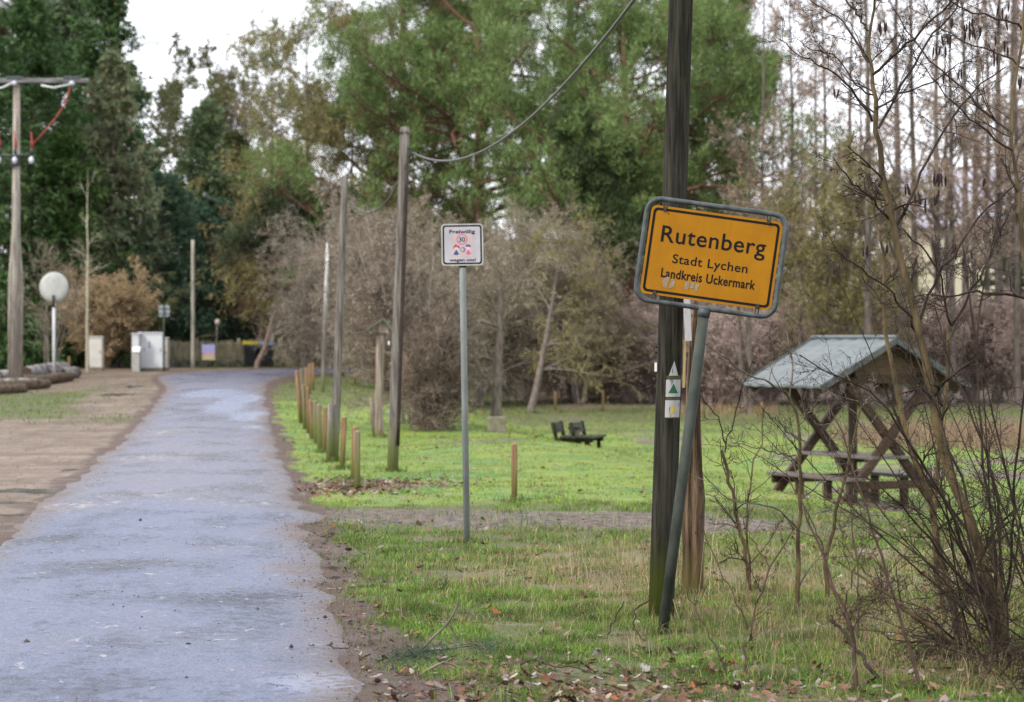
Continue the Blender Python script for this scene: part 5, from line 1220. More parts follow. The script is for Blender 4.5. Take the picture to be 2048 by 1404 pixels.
B_lg = leaf_mat("pale_green_lichen", [(0.13, 0.16, 0.06), (0.22, 0.23, 0.10), (0.17, 0.16, 0.09)], .2)
LW = ((48, .15, 1.15, .36, -.03), (11, .1, .9, .42, -.10), (9, .1, .75, .6, -.20))
LF = ((34, .2, .85, .30, .05), (9, .15, .75, .45, .03), (7, .15, .7, .5, .02))
l = at(395, 730, 132); bare("lichen_tree", l, ht(150, l), "sparse lichened tree against the sky left of the weeping larch", 31, M_bk_grey, M_lich, L=LF, buds=8, budm=B_lg, budlen=(.1, .22), budw=.05)
l = at(320, 730, 136); bare("lichen_tree", l, ht(205, l), "smaller lichened tree beside the tall dark spruce's right edge", 32, M_bk_grey, M_lich, L=LF, buds=8, budm=B_lg, budlen=(.1, .22), budw=.05)
l = at(450, 730, 140); bare("lichen_tree", l, ht(190, l), "pale lichened tree low in the white gap between spruces and larch", 30, M_bk_grey, M_lich, L=LF, buds=8, budm=B_lg, budlen=(.1, .22), budw=.05)
l = at(545, 730, 138); bare("lichen_tree", l, ht(110, l), "tall pale twiggy tree just left of the weeping larch", 29, M_bk_grey, M_grt, L=LF, buds=6, budm=B_lg, budlen=(.1, .22), budw=.04)
l = at(490, 730, 134); bare("lichen_tree", l, ht(160, l), "thin brownish tree between lichened tree and larch", 33, M_bk_grey, M_grt, L=LF, buds=7, budm=B_br, budlen=(.08, .2), budw=.03)
l = at(610, 730, 100.5); bare("weeping_larch", l, ht(40, l), "weeping larch with hanging olive twigs left of the pines", 34, M_bk_grey, M_oliv, L=LW, buds=7, budm=B_ol, budlen=(.08, .2), budw=.025, lby=.4)
l = at(700, 730, 102); bare("weeping_larch", l, ht(150, l), "lower weeping larch behind the slim pole", 35, M_bk_grey, M_oliv, L=LW, buds=7, budm=B_ol, budlen=(.08, .2), budw=.025, lby=.4)
l = at(175, 741, 91); bare("birch_sapling", l, ht(335, l), "thin pale bare sapling rising above the tan bush", 36, M_bk_pale, M_bk_pale, r=.075, L=((12, .3, .8, .16, .05), (4, .2, .7, .4, .02), (3, .2, .6, .4, 0)))
l = at(205, 740, 97); bare("tan_bush", l, ht(562, l), "rounded tan leafless bush behind the slim cabinet", 37, M_tant, M_tant, r=.02, stems=(70, 1.9), L=((9, .2, .5, .35, .03), (6, .2, .5, .5, .02), (5, .1, .5, .6, .0)), buds=4, budm=leaf_mat("tan_bud", [(.36, .265, .15), (.46, .36, .225)], .2), cat_="bush", wmin=.008)
l = at(285, 738, 99); bare("lichen_bush", l, ht(590, l), "greenish bare shrub right of the tan bush", 38, M_lich, M_lich, r=.02, stems=(16, 1.1), L=((8, .2, .6, .35, .03), (5, .2, .6, .5, .02), (4, .1, .5, .6, .0)), buds=6, budm=B_lg, budlen=(.1, .2), budw=.05, cat_="bush")
l = at(513, 731, 97.6); pine("leaning_pine", l, 6.4, 2.4, "leaning dark pine with its reddish trunk between the bins", [(0.035, 0.06, 0.03), (0.06, 0.09, 0.04), (0.10, 0.10, 0.05)], 39, nl=18, low=.55, lean=(1.9, 0), bark=mat("brown_leaning_bark", (.12, .08, .07), (.25, .18, .155), 6, (3, 3, .6), rough=.9))
l = at(-5, 745, 88); spruce("juniper", l, ht(555, l), 1.7, "bright green juniper at the left edge before the power pole", [(0.035, 0.085, 0.025), (0.06, 0.12, 0.035), (0.09, 0.15, 0.05)], 40, base=.0, cat_="bush"); l = at(60, 745, 88); spruce("juniper", l, ht(640, l), 1.2, "small juniper between the power pole's foot and the mirror", [(0.04, 0.09, 0.03), (0.07, 0.14, 0.045)], 41, base=.0, cat_="bush")
l = at(100, 742, 84); bare("thorn_bush", l, ht(480, l), "straggly grey bare shrub behind the mirror", 42, M_bk_grey, M_grt, r=.03, stems=(7, 1.3), L=((8, .2, .7, .35, .03), (5, .2, .7, .5, .02), (4, .1, .6, .6, .0)), cat_="bush")
# centre: the big pines
PG = [(0.10, 0.175, 0.05), (0.155, 0.245, 0.075), (0.225, 0.32, 0.11), (0.085, 0.14, 0.045), (0.17, 0.165, 0.07)]
PO = [(0.106, 0.144, 0.050), (0.163, 0.194, 0.069), (0.213, 0.231, 0.094), (0.175, 0.150, 0.075)]
l = at(960, 720, 99); pine("pine", l, ht(-150, l), 7.0, "broad bright green pine in the middle above the white 30 sign", PG, 51, nl=54, low=.13, dens=1.0, tuft=25)
l = at(1260, 735, 90); pine("pine", l, ht(-120, l), 5.6, "bright green pine whose boughs hang low left of the yellow sign", PG, 52, nl=44, low=.14, dens=1.0, lean=(-.3, 0), tuft=25)
l = at(800, 722, 112); pine("pine", l, ht(-190, l), 5.6, "olive green pine at the left end of the pine group", PO, 53, nl=52, low=.16)
l = at(1130, 722, 118); pine("pine", l, ht(-240, l), 6.2, "tall darker pine behind the two bright ones", [(0.06, 0.11, 0.045), (0.09, 0.15, 0.06), (0.075, 0.115, 0.05)], 54, nl=34, low=.3, tuft=20)
l = at(1405, 740, 97); pine("pine", l, ht(-60, l), 3.0, "narrow bright green pine just right of the dark near pole", PG, 55, nl=36, low=.22)
l = at(1180, 735, 87); pine("pine", l, ht(255, l), 1.5, "small dark pine standing inside the pine group's gap", [(0.06, 0.09, 0.035), (0.09, 0.12, 0.05)], 56, nl=26, low=.2)
# centre: brown shrubs and small trees
LB = ((16, .15, .8, .42, .03), (9, .12, .75, .5, .02), (8, .1, .7, .55, .0))
LBW = ((16, .25, .95, .46, -.02), (9, .12, .85, .5, -.06), (8, .1, .75, .55, -.1))
l = G(850, 856); bare("hazel_clump", l, ht(420, l), "brown many stemmed hazel clump on the meadow right of the grey pole", 61, M_bk_lt, M_brn, r=.045, stems=(17, 1.9), L=((9, .2, .6, .30, .02), (7, .15, .65, .5, .02), (6, .1, .6, .55, .0)), buds=2, budm=B_br, cat_="bush")
l = G(868, 862); bare("thicket", l, 2.1, "dense dark brown brush heap at the foot of the hazel clump", 62, M_bk_lt, M_brn, r=.026, stems=(30, .35), L=((12, .05, .8, .4, -.02), (7, .1, .8, .5, -.02), (5, .1, .7, .5, .0)), cat_="bush")
l = G(990, 856); bare("apple_tree", l, ht(490, l), "grey trunk tree with a drooping crown above the stone block", 63, M_bk_grey, M_grt, r=.14, L=LBW, buds=2, budm=B_br, low=.4, lean=(.1, 0))
l = G(1062, 826); bare("apple_tree", l, ht(480, l), "leaning bare tree with a drooping olive crown on the meadow", 64, M_bk_grey, M_oliv, r=.13, L=LBW, buds=3, budm=B_ol, lean=(.9, 0))
l = G(810, 848); bare("elder_bush", l, ht(610, l), "low crooked bare shrub between the grey pole and hazel clump", 65, M_bk_grey, M_brn, r=.035, stems=(6, .8), L=LB, cat_="bush")
for i, (px, Y, ty, lab, tw, bb, sd) in enumerate(((740, 84, 425, "pinkish bare tree behind the grey pole with the pipe", M_pnk, B_pk, 66), (655, 97, 440, "pinkish bare tree above the thin white topped post", M_pnk, B_br, 67), (860, 92, 440, "pinkish brown tree in front of the middle pine, left of the 30 sign", M_pnk, B_br, 68), (1010, 88, 460, "brown twiggy tree right of the 30 sign", M_pnk, B_br, 69), (1120, 84, 490, "grey brown twiggy tree before the low hanging pine", M_grt, B_br, 70), (600, 106, 470, "brown bare tree before the tan house", M_grt, B_br, 71), (525, 103, 370, "orange brown bare tree left of the weeping larch", M_brn, B_or, 72), (930, 104, 420, "pale brown tree in the shade of the middle pine", M_grt, B_br, 73))):
    l = at(px, 0, Y); bare("bare_tree", l, ht(ty, l), lab, sd, M_bk_lt, tw, r=.075, stems=(5, 1.6), L=((13, .15, .8, .42, .03), (8, .12, .75, .5, .02), (7, .1, .7, .55, .0)), buds=3, budm=bb, budlen=(.06, .14), budw=.02)
LD = ((18, .12, .95, .52, -.035), (10, .12, .8, .5, -.06), (8, .1, .7, .55, -.07))
for i, (px, Y, ty, lab, tw, bb, sd) in enumerate(((955, 78, 455, "broad arching grey brown thicket tree right behind the 30 sign's post", M_grt, B_br, 741), (1060, 80, 470, "arching grey brown thicket tree over the leaning apple trunk", M_grt, B_br, 742), (1165, 79, 490, "drooping olive brown thicket tree at the right end of the brown mass", M_oliv, B_br, 743), (800, 76, 450, "arching brown thicket tree behind the hazel clump", M_grt, B_br, 744), (690, 86, 455, "arching brown thicket tree behind the feeder stump", M_pnk, B_br, 745))):
    l = at(px, 0, Y); bare("thicket_tree", l, ht(ty, l), lab, sd, M_bk_lt, tw, r=.06, stems=(7, 1.9), L=LD, buds=2, budm=bb, budlen=(.05, .12), budw=.016)
# the purple brown hedge across the far side of the meadow
l = at(1150, 0, 82)
hd = bare("hedge_shrub", l, 2.3, "purple brown hedge shrub at its left end behind the far stakes", 75, M_hedge, M_hedge, r=.016, stems=(60, 1.1), L=((8, .1, .45, .4, .03), (6, .1, .5, .5, .02), (4, .1, .5, .5, .0)), buds=2, budm=leaf_mat("mauve_bud", [(.33, .245, .22), (.46, .36, .32)], .2), cat_="bush", group="hedge shrubs beyond the meadow")
for i, (px, Y, s_, lab) in enumerate(((1105, 86, .85, None), (1205, 83, 1.0, None), (1255, 80.5, 1.1, None), (1310, 80, 1.1, None), (1180, 90, 1.2, None), (1290, 87, 1.3, None), (1370, 79, 1.1, None), (1425, 78, 1.05, None), (1480, 77, 1.1, None), (1540, 78, 1.15, None), (1400, 86, 1.5, None), (1460, 88, 1.6, None), (1340, 92, 1.5, None), (1600, 82, 1.3, None), (1680, 80, 1.3, None), (1760, 79, 1.2, None), (1850, 80, 1.3, None), (1940, 81, 1.3, None), (2030, 80, 1.3, None))):
    dup(hd, at(px, 0, Y), i * 1.7, s_, "purple brown bare hedge shrub in the row beyond the meadow")
# right: the alder wood
LA = ((24, .22, .75, .14, .05), (7, .15, .7, .42, .03), (5, .15, .7, .5, .0))
AL = []
l = at(1522, 0, 84); AL.append(bare("alder", l, 17.5, "straight slim alder alone against the sky right of the yellow sign", 81, M_bk_ald, M_grt, r=.10, L=LA, buds=4, budm=B_pk, budlen=(.08, .16), budw=.028, bend=.015, group="alders of the wood", lby=.2))
l = at(1795, 0, 78); AL.append(bare("alder", l, 19, "stout alder trunk rising behind the shelter's gable", 82, M_bk_ald, M_brn, r=.165, L=LA, buds=3, budm=B_pk, budlen=(.08, .17), budw=.03, bend=.02, group="alders of the wood", lby=.2))
l = at(1650, 0, 92); AL.append(bare("alder", l, 18, "pinkish alder behind the shelter's left roof slope", 83, M_bk_ald, M_pnk, r=.125, L=((26, .2, .8, .16, .04), (7, .15, .7, .45, .03), (6, .15, .7, .5, .0)), buds=4, budm=B_pk, budlen=(.08, .18), budw=.032, bend=.03, group="alders of the wood", lby=.2))
l = at(1700, 0, 76); bare("lichen_tree", l, 7.5, "olive lichened bare tree right behind the shelter roof", 84, M_bk_grey, M_oliv, r=.12, L=LB, buds=5, budm=B_ol, budlen=(.06, .14), budw=.02, bend=.05, stems=(4, 1.6))
l = at(1610, 0, 80); bare("lichen_tree", l, 6.5, "olive lichened bare tree between the yellow sign and shelter", 85, M_bk_grey, M_oliv, r=.11, L=LB, buds=5, budm=B_ol, budlen=(.06, .14), budw=.02, bend=.05, stems=(4, 1.5))
l = at(1800, 0, 82); bare("lichen_tree", l, 6.0, "olive lichened bare tree behind the shelter's right slope", 86, M_bk_grey, M_grt, r=.1, L=LB, buds=4, budm=B_ol, budlen=(.06, .14), budw=.02, bend=.05, stems=(4, 1.5))
deep = "slender bare alder in the pinkish wood at the right"
for i, (px, Y, v, s_) in enumerate(((1585, 90, 2, .95), (1632, 84, 0, .9), (1700, 96, 2, 1.05), (1738, 74, 1, .9), (1828, 88, 1, 1.0), (1872, 82, 1, .95), (1893, 94, 0, 1.1), (1905, 76, 0, 1.05), (1932, 86, 1, 1.0), (1975, 96, 2, 1.1), (1995, 80, 1, 1.05), (2018, 90, 1, 1.0), (2035, 77, 0, 1.1), (2085, 92, 1, 1.0), (2120, 80, 2, 1.0), (2160, 90, 1, 1.0), (1498, 100, 2, .68), (1545, 104, 2, .8), (1460, 108, 2, .62), (1565, 112, 2, .85), (1720, 118, 0, 1.2), (1950, 118, 1, 1.2), (2030, 112, 2, 1.2), (1450, 94, 0, .72), (1600, 76, 0, .62))):
    dup(AL[v], at(px, 0, Y), 1.3 * i + .4, s_, deep)
# a pair of small leaning trunks by the hedge and a far conifer
l = at(1497, 0, 72); bare("twin_alder", l, 9, "twin dark leaning trunks just left of the shelter roof", 87, M_bk_ald, M_brn, r=.11, stems=(2, .9), L=((12, .4, .7, .25, .05), (7, .15, .7, .42, .03), (6, .15, .7, .5, 0)), buds=3, budm=B_pk)
l = at(2040, 0, 100); spruce("spruce", l, 6.5, 2.2, "dark little spruce between alder trunks at the right edge", DG, 88)
# the far wood that closes every gap
def far_wood():
    rng = np.random.default_rng(91); n = 2600
    X = rng.uniform(-48, 62, n); Y = rng.uniform(138, 175, n) + np.abs(X) * .1; z = ground(X, Y, False)
    h = rng.uniform(3, 6.5, n) * np.where(rng.random(n) < .06, 1.8, 1) * (0.7 + 0.7 * fbm(X * .1, Y * .02, 5)); K = 5; s = np.linspace(0, 1, K)
    Pp = np.stack([X[:, None] + rng.normal(0, .25, (n, K)) * s, Y[:, None] + rng.normal(0, .25, (n, K)) * s, z[:, None] - .2 + h[:, None] * s], -1); R = (.02 * h)[:, None] * np.linspace(1, .2, K)
    Bp, Br = spawn(rng, Pp, R, 14, .1, 1, .7, .35, 4, up=.05, rmin=.02)
    Cp, Cr = spawn(rng, Bp, Br, 3, .2, 1, .7, .6, 3, rmin=.022)
    a, T_ = along(rng, Bp, 5)
    return npmesh("far_wood", *cat(tubes(Pp, R, 4), tubes(Bp, Br, 3), tubes(Cp, Cr, 3), leafs(rng, a, T_, .15, .4, .08, .8)))
tag(link("far_wood", far_wood(), mat("far_wood_brush", (0.24, 0.205, 0.18), (0.42, 0.365, 0.32), .35, rough=.9)), kind='stuff')

# ------------------------------------------------------------------ the bare alder bush and saplings in the right foreground
M_stem = mat("olive_young_bark", (0.04, 0.030, 0.017), (0.135, 0.10, 0.05), 9, (2, 2, .6), rough=.7, spec=.12); M_twd = mat("dark_twig", (0.012, 0.008, 0.006), (0.05, 0.034, 0.024), 12, rough=.6, spec=.15); M_twr = mat("reddish_shoot", (0.028, 0.015, 0.011), (0.075, 0.042, 0.03), 8, rough=.6)
M_twp = mat("pale_lichened_twig", (0.07, 0.058, 0.042), (0.19, 0.165, 0.13), 10, rough=.8); M_ctk = mat("dark_catkin", (0.012, 0.007, 0.007), (0.035, 0.018, 0.016), 60, rough=.7)

def line3(pts, Ya, Yb, w0, w1, K=14, rng=None, wob=0.006):
    """pixel line -> smooth tapering 3-D polyline between depths Ya (first point) and Yb (last)"""
    q = catmull([p for p in pts], 5); s = np.concatenate([[0], np.cumsum(np.hypot(*np.diff(q, axis=0).T))]); s /= s[-1]
    tt = np.linspace(0, 1, K); x = np.interp(tt, s, q[:, 0]); y = np.interp(tt, s, q[:, 1]); Y = Ya + (Yb - Ya) * tt
    out = np.stack([(x - 1024) / F * Y, Y, EYE - (y - HOR) / F * Y], 1)
    if rng is not None: out[1:] += rng.normal(0, wob, (K - 1, 3))
    return out, np.linspace(w0, w1, K) / 2 / (F / Y) * 0.82

def twigs_of(rng, polys, n1=8, l1=.30, n2=5, l2=.45, n3=3, l3=.45, ang=.8, rmin=.0008, t0=.08, up=.03, jit=.14):
    Pp = np.stack([p for p, r in polys]); R = np.stack([r for p, r in polys]); ln = np.linalg.norm(np.diff(Pp, axis=1), axis=2).sum(1)
    A1, R1 = spawn(rng, Pp, R, n1, t0, 1, ang, l1, 7, up=up, jit=jit, rr=.42, lby=.35, labs=np.full((len(Pp), 1), 1.0) * np.clip(ln, .35, 1.2)[:, None], rmin=.0017, taper=.45)
    A2, R2 = spawn(rng, A1, R1, n2, .15, 1, .85, l2, 6, up=up, jit=jit * 1.3, rr=.65, lby=.3, rmin=.0011, taper=.6)
    A3, R3 = spawn(rng, A2, R2, n3, .2, 1, .85, l3, 4, up=.02, jit=jit * 1.3, rr=.8, lby=.2, rmin=rmin, taper=.7, lmin=.015)
    return [(A1, R1), (A2, R2), (A3, R3)]

def buds_on(rng, lv, n, s=.007):
    a, T_ = along(rng, lv[0], n, .1); d = nrm(T_ + rng.normal(0, .6, T_.shape)) * (s * rng.uniform(.7, 1.5, (len(a), 1))); w1 = nrm(np.cross(d, rng.normal(0, 1, d.shape))) * s * .33
    w2 = nrm(np.cross(d, w1)) * s * .33; v1, f1 = kites(a, d, w1); v2, f2 = kites(a, d, w2); return np.concatenate([v1, v2]), np.concatenate([f1, f2 + len(v1)])

def woody(name, label, lines, seed, stem_m, twig_m, base, cat_="bush", fan=None, tw={}, catk=None, extra_stem=True, group=None):
    rng = np.random.default_rng(seed); t = thing(name, label, cat_, base, group=group); o = np.array(base); polys = []
    for pts, Ya, Yb, w0, w1, own in lines:
        p, r = line3(pts, Ya, Yb, w0, w1, 14, rng); p = p - o; polys.append((p, r))
        if own: put("stem", [tubes(p[None], r[None], 10)], stem_m, t)
    small = [pr for pr, l_ in zip(polys, lines) if not l_[5]]
    allp = list(polys)
    if fan is not None: fp = fan(rng, o); allp += fp; small = small + fp
    lv = twigs_of(rng, allp, **tw)
    vf = [tubes(np.stack([p for p, r in small]), np.stack([r for p, r in small]), 6)] if small else []
    vf += [tubes(*lv[0], 5), tubes(*lv[1], 4), tubes(*lv[2], 3), buds_on(rng, lv[1], 4), buds_on(rng, lv[2], 2, .006)]
    put("twigs", vf, twig_m, t)
    if catk:
        cid = None
        for px, py, n in catk:
            for k in range(n):
                Y = 14 + rng.uniform(-.4, .4); x = px + rng.normal(0, 7); y = py + rng.normal(0, 5); a = P(x, y - 14, Y) - o; l_ = rng.uniform(.045, .075); dx = rng.normal(0, .008, 2)
                ss = np.array([-.5, -.02, .0, .2, .5, .8, 1.0]); rr_ = np.array([.0009, .0009, .003, .0058, .0062, .0045, .0008])
                p = np.stack([a[0] + dx[0] * ss, a[1] + dx[1] * ss, a[2] - l_ * ss], 1); put("catkin", [tubes(p[None], rr_[None], 7)], M_ctk, t)
    return t

YB = 14.0
BL = [  # main stems (own mesh) then forks
 ([(2003, 1318), (1994, 1245), (1981, 1184), (1960, 1115), (1929, 1020), (1895, 924), (1876, 850), (1859, 762), (1845, 700), (1837, 647), (1822, 604), (1809, 542), (1799, 502), (1789, 457), (1772, 392), (1764, 350)], 13.7, 13.9, 29, 15, True),
 ([(1764, 350), (1759, 299), (1751, 237), (1744, 150), (1737, 75), (1749, 25), (1754, -40)], 13.9, 14.0, 15, 5, True),
 ([(2078, 1320), (2080, 1100), (2075, 900), (2062, 650), (2046, 487), (2039, 400), (2031, 350), (2024, 287), (2018, 225), (2024, 187), (2036, 125), (2044, 62), (2050, -20)], 13.4, 13.8, 18, 6, True),
 ([(1938, 1310), (1936, 1297), (1919, 1243), (1902, 1189), (1884, 1136), (1872, 1040), (1851, 975), (1836, 937), (1816, 880), (1801, 812), (1789, 750), (1776, 700), (1770, 640), (1767, 600), (1764, 490), (1757, 457), (1747, 417), (1738, 360)], 14.4, 14.6, 22, 4, True),
 ([(1890, 1240), (1880, 1180), (1870, 1060), (1875, 959), (1881, 890), (1895, 740), (1902, 651)], 14.8, 14.9, 13, 10, True),
 ([(2040, 1352), (2009, 1333), (1954, 1308), (1909, 1283), (1864, 1256), (1797, 1204), (1760, 1176), (1717, 1146), (1675, 1124)], 13.2, 13.6, 26, 4, True),
 ([(2010, 1300), (2005, 1225), (1998, 1160), (1985, 1138), (1972, 1135)], 13.5, 13.5, 16, 8, True),
 # forks
 ([(1837, 647), (1867, 574), (1901, 520), (1934, 467), (1969, 420), (2029, 372), (2070, 340)], 13.9, 14.3, 8, 3, False),
 ([(1789, 457), (1809, 430), (1842, 352), (1852, 327), (1889, 259), (1919, 212), (1964, 170), (2011, 130)], 13.9, 14.4, 9, 3, False),
 ([(1779, 440), (1739, 395), (1714, 372), (1692, 350), (1662, 314)], 13.9, 13.6, 7, 2.5, False),
 ([(1770, 398), (1747, 367), (1735, 350), (1720, 334)], 13.9, 14.1, 8, 4, False),
 ([(1744, 242), (1719, 200), (1700, 175), (1665, 147), (1617, 120), (1577, 95), (1552, 77)], 13.9, 13.6, 7, 2, False),
 ([(1746, 190), (1732, 185), (1706, 160), (1690, 130), (1660, 108), (1620, 100), (1600, 84)], 13.9, 14.1, 5, 2, False),
 ([(1737, 125), (1712, 80), (1680, 35), (1640, 15), (1617, 0), (1590, -15)], 13.9, 14.2, 6, 2.5, False),
 ([(1744, 150), (1789, 112), (1822, 80), (1864, 40), (1902, 5), (1920, -20)], 13.9, 13.6, 8, 4, False),
 ([(1752, 217), (1802, 190), (1852, 167), (1894, 145), (1924, 125), (1952, 122)], 13.9, 14.2, 6, 2, False),
 ([(1757, 257), (1779, 217), (1809, 162), (1839, 107), (1867, 67), (1907, 20), (1922, -10)], 13.9, 14.3, 7, 4, False),
 ([(1735, 62), (1715, 32), (1692, 0), (1680, -20)], 13.9, 14, 7, 4, False),
 ([(2018, 262), (1964, 220), (1939, 185), (1889, 147), (1839, 100), (1802, 42), (1784, 12)], 13.7, 14.1, 7, 2.5, False),
 ([(2024, 300), (1976, 265), (1922, 217), (1889, 185), (1852, 140), (1820, 108)], 13.7, 13.3, 6, 2, False),
 ([(2050, 138), (1989, 105), (1939, 87), (1884, 55), (1860, 35)], 13.8, 14.2, 6, 2, False),
 ([(2046, 62), (2009, 40), (1964, 32), (1909, 7), (1880, -8)], 13.8, 13.4, 6, 3, False),
 ([(1902, 651), (1930, 610), (1949, 574), (1991, 490), (2010, 445), (2031, 400)], 14.9, 15.1, 8, 3, False),
 ([(1902, 651), (1890, 610), (1884, 562), (1864, 520), (1830, 480), (1800, 456)], 14.9, 14.7, 7, 3, False),
 ([(2060, 600), (2046, 597), (1969, 582), (1914, 589), (1860, 592), (1822, 592)], 13.5, 13.2, 9, 3, False),
 ([(1837, 668), (1800, 610), (1770, 570), (1740, 550), (1690, 515), (1658, 497)], 13.9, 13.5, 7, 2.5, False),
 ([(1980, 1235), (1940, 1130), (1895, 1010), (1830, 900), (1760, 800), (1700, 760), (1640, 735), (1600, 713)], 13.5, 12.9, 10, 3, False),
 ([(1980, 1240), (1960, 1120), (1938, 1000), (1890, 880), (1850, 760), (1800, 640), (1748, 590), (1712, 545)], 13.6, 14.6, 9, 2.5, False),
 ([(1985, 1240), (1950, 1130), (1890, 1000), (1820, 905), (1760, 860), (1700, 780), (1648, 730)], 13.6, 13.9, 8, 2.5, False),
 ([(1975, 1225), (1955, 1190), (1900, 1130), (1830, 1040), (1790, 1000), (1740, 960), (1700, 950)], 13.5, 13.2, 9, 3, False),
 ([(2000, 1250), (2020, 1120), (2030, 960), (2045, 800), (2066, 660)], 13.6, 13.3, 9, 4, False),
 ([(1990, 1250), (1990, 1100), (1975, 960), (1960, 840), (1952, 700), (1970, 560), (2000, 430)], 13.7, 14.2, 9, 3, False),
 ([(2010, 1260), (2000, 1100), (1990, 980), (1940, 820), (1900, 720), (1868, 600)], 13.8, 14.5, 9, 3, False),
]
def bush_fan(rng, o):
    out = []
    for k in range(20):
        b = np.array([rng.uniform(2.55, 3.25), rng.uniform(12.9, 14.3), 0.0]); b[2] = gz(b[0], b[1]); K = 14
        el = rng.uniform(.55, 1.35); az = math.pi + rng.normal(0, .75) if rng.random() < .82 else rng.uniform(-.9, .9); ln = rng.uniform(.7, 2.5)
        d = np.array([math.cos(az) * math.cos(el), math.sin(az) * math.cos(el) * .6, math.sin(el)]); p = [b]
        for i in range(1, K):
            p.append(p[-1] + d * ln / (K - 1)); d = nrm(d + rng.normal(0, .05, 3) + np.array([-.015, 0, .018]))
        out.append((np.array(p) - o, np.linspace(rng.uniform(.005, .009), .002, K)))
    for k in range(48):                                  # low brambly tangle about the stool
        b = np.array([rng.uniform(2.35, 3.1), rng.uniform(11.9, 13.7), 0.0]); b[2] = gz(b[0], b[1]); K = 14; az = rng.uniform(0, 6.28); el = rng.uniform(.2, 1.1); ln = rng.uniform(.35, 1.0)
        d = np.array([math.cos(az) * math.cos(el), math.sin(az) * math.cos(el), math.sin(el)]); p = [b]
        for i in range(1, K):
            p.append(p[-1] + d * ln / (K - 1)); d = nrm(d + rng.normal(0, .12, 3) + np.array([0, 0, -.09])); 
        out.append((np.array(p) - o, np.linspace(.0045, .0018, K)))
    return out
CK = [(1765, 60, 5), (1675, 188, 2), (1887, 84, 4), (1880, 112, 4), (1929, 66, 4), (1944, 78, 3), (1957, 64, 4), (1949, 48, 2), (1898, 55, 3), (2009, 28, 3), (2009, 52, 3), (1994, 92, 2), (1892, 155, 3), (1914, 150, 2), (2038, 172, 4), (2006, 107, 2), (1989, 127, 2), (1870, 366, 5), (1887, 362, 5), (1816, 390, 4), (1834, 404, 5), (1848, 420, 2), (1873, 402, 3), (1966, 377, 2), (1729, 505, 3), (1687, 517, 2), (1674, 546, 4), (1906, 508, 3), (1934, 520, 4), (1771, 505, 2), (1800, 30, 0), (1960, 560, 2), (1990, 460, 2)]
woody("alder_bush", "large bare alder bush with dark hanging catkins filling the right foreground", BL, 101, M_stem, M_twd, G(1995, 1318), fan=bush_fan, tw=dict(n1=9, l1=.36, n2=5, l2=.45, n3=3, l3=.42), catk=CK)

SAP = dict(n1=7, l1=.42, n2=4, l2=.45, n3=3, l3=.4)
woody("sapling", "slim pale barked sapling in front of the shelter's left seat", [
 ([(1594, 1228), (1597, 1154), (1598, 1054), (1603, 999), (1599, 900), (1597, 850), (1587, 810), (1579, 795)], 15.7, 15.7, 12, 7, True),
 ([(1579, 795), (1583, 750), (1584, 715), (1579, 690), (1567, 637), (1569, 604)], 15.7, 15.8, 6, 2, False),
 ([(1579, 796), (1540, 767), (1485, 745), (1431, 700), (1405, 690)], 15.7, 15.3, 6, 2, False), ([(1599, 880), (1574, 862), (1560, 845), (1532, 825)], 15.7, 15.4, 5, 2, False),
 ([(1600, 916), (1555, 907), (1510, 894), (1460, 884)], 15.7, 16.0, 5, 2, False), ([(1599, 1060), (1570, 1030), (1530, 1012), (1475, 1004), (1440, 985), (1405, 950)], 15.7, 15.2, 6, 2, False),
 ([(1600, 1000), (1650, 960), (1690, 950), (1740, 930)], 15.7, 16.2, 4, 2, False), ([(1597, 850), (1640, 800), (1665, 780)], 15.7, 15.4, 4, 2, False)], 111, M_stem, M_twp, G(1594, 1226), "sapling", tw=SAP)
woody("sapling", "dark sapling with a snapped off top right of the brown stub trunk", [
 ([(1500, 1180), (1499, 1166), (1492, 1116), (1479, 1054), (1465, 987), (1455, 944), (1442, 900)], 17.3, 17.2, 11, 8, True),
 ([(1501, 1180), (1499, 1129), (1492, 1054), (1500, 987), (1505, 930), (1527, 880), (1520, 845), (1530, 807)], 17.3, 17.5, 7, 2.5, True),
 ([(1450, 905), (1455, 880), (1472, 825), (1487, 767), (1510, 712)], 17.2, 17.1, 4, 2, False), ([(1452, 897), (1440, 845), (1412, 807), (1397, 792)], 17.2, 17.0, 4, 2, False)], 112, M_stem, M_twd, G(1500, 1174), "sapling", tw=SAP)
woody("thorny_shoot", "thin reddish thorny shoot leaning right between the poles and saplings", [
 ([(1488, 1348), (1494, 1291), (1504, 1241), (1522, 1184), (1542, 1136), (1567, 1084), (1592, 1056)], 12.9, 13.2, 7, 3, True),
 ([(1497, 1256), (1474, 1204), (1450, 1161), (1430, 1119), (1405, 1059), (1395, 1030)], 13, 13.2, 4, 2, False), ([(1540, 1138), (1514, 1091), (1499, 1066), (1480, 1030)], 13.1, 13.3, 3.5, 2, False), ([(1522, 1184), (1508, 1150), (1495, 1125)], 13.1, 13, 3, 1.6, False)], 113, M_twr, M_twr, G(1488, 1346), "shoot", tw=dict(n1=6, l1=.14, n2=3, l2=.4, n3=2, l3=.4, ang=1.1))
woody("thorny_shoot", "long thin dark shoot arching left towards the stub trunk's foot", [([(1455, 1354), (1440, 1311), (1420, 1271), (1387, 1214), (1372, 1186)], 12.8, 13.1, 5, 2.2, True)], 114, M_twr, M_twr, G(1455, 1352), "shoot", tw=dict(n1=5, l1=.12, n2=2, l2=.4, n3=2, l3=.4, ang=1.1))
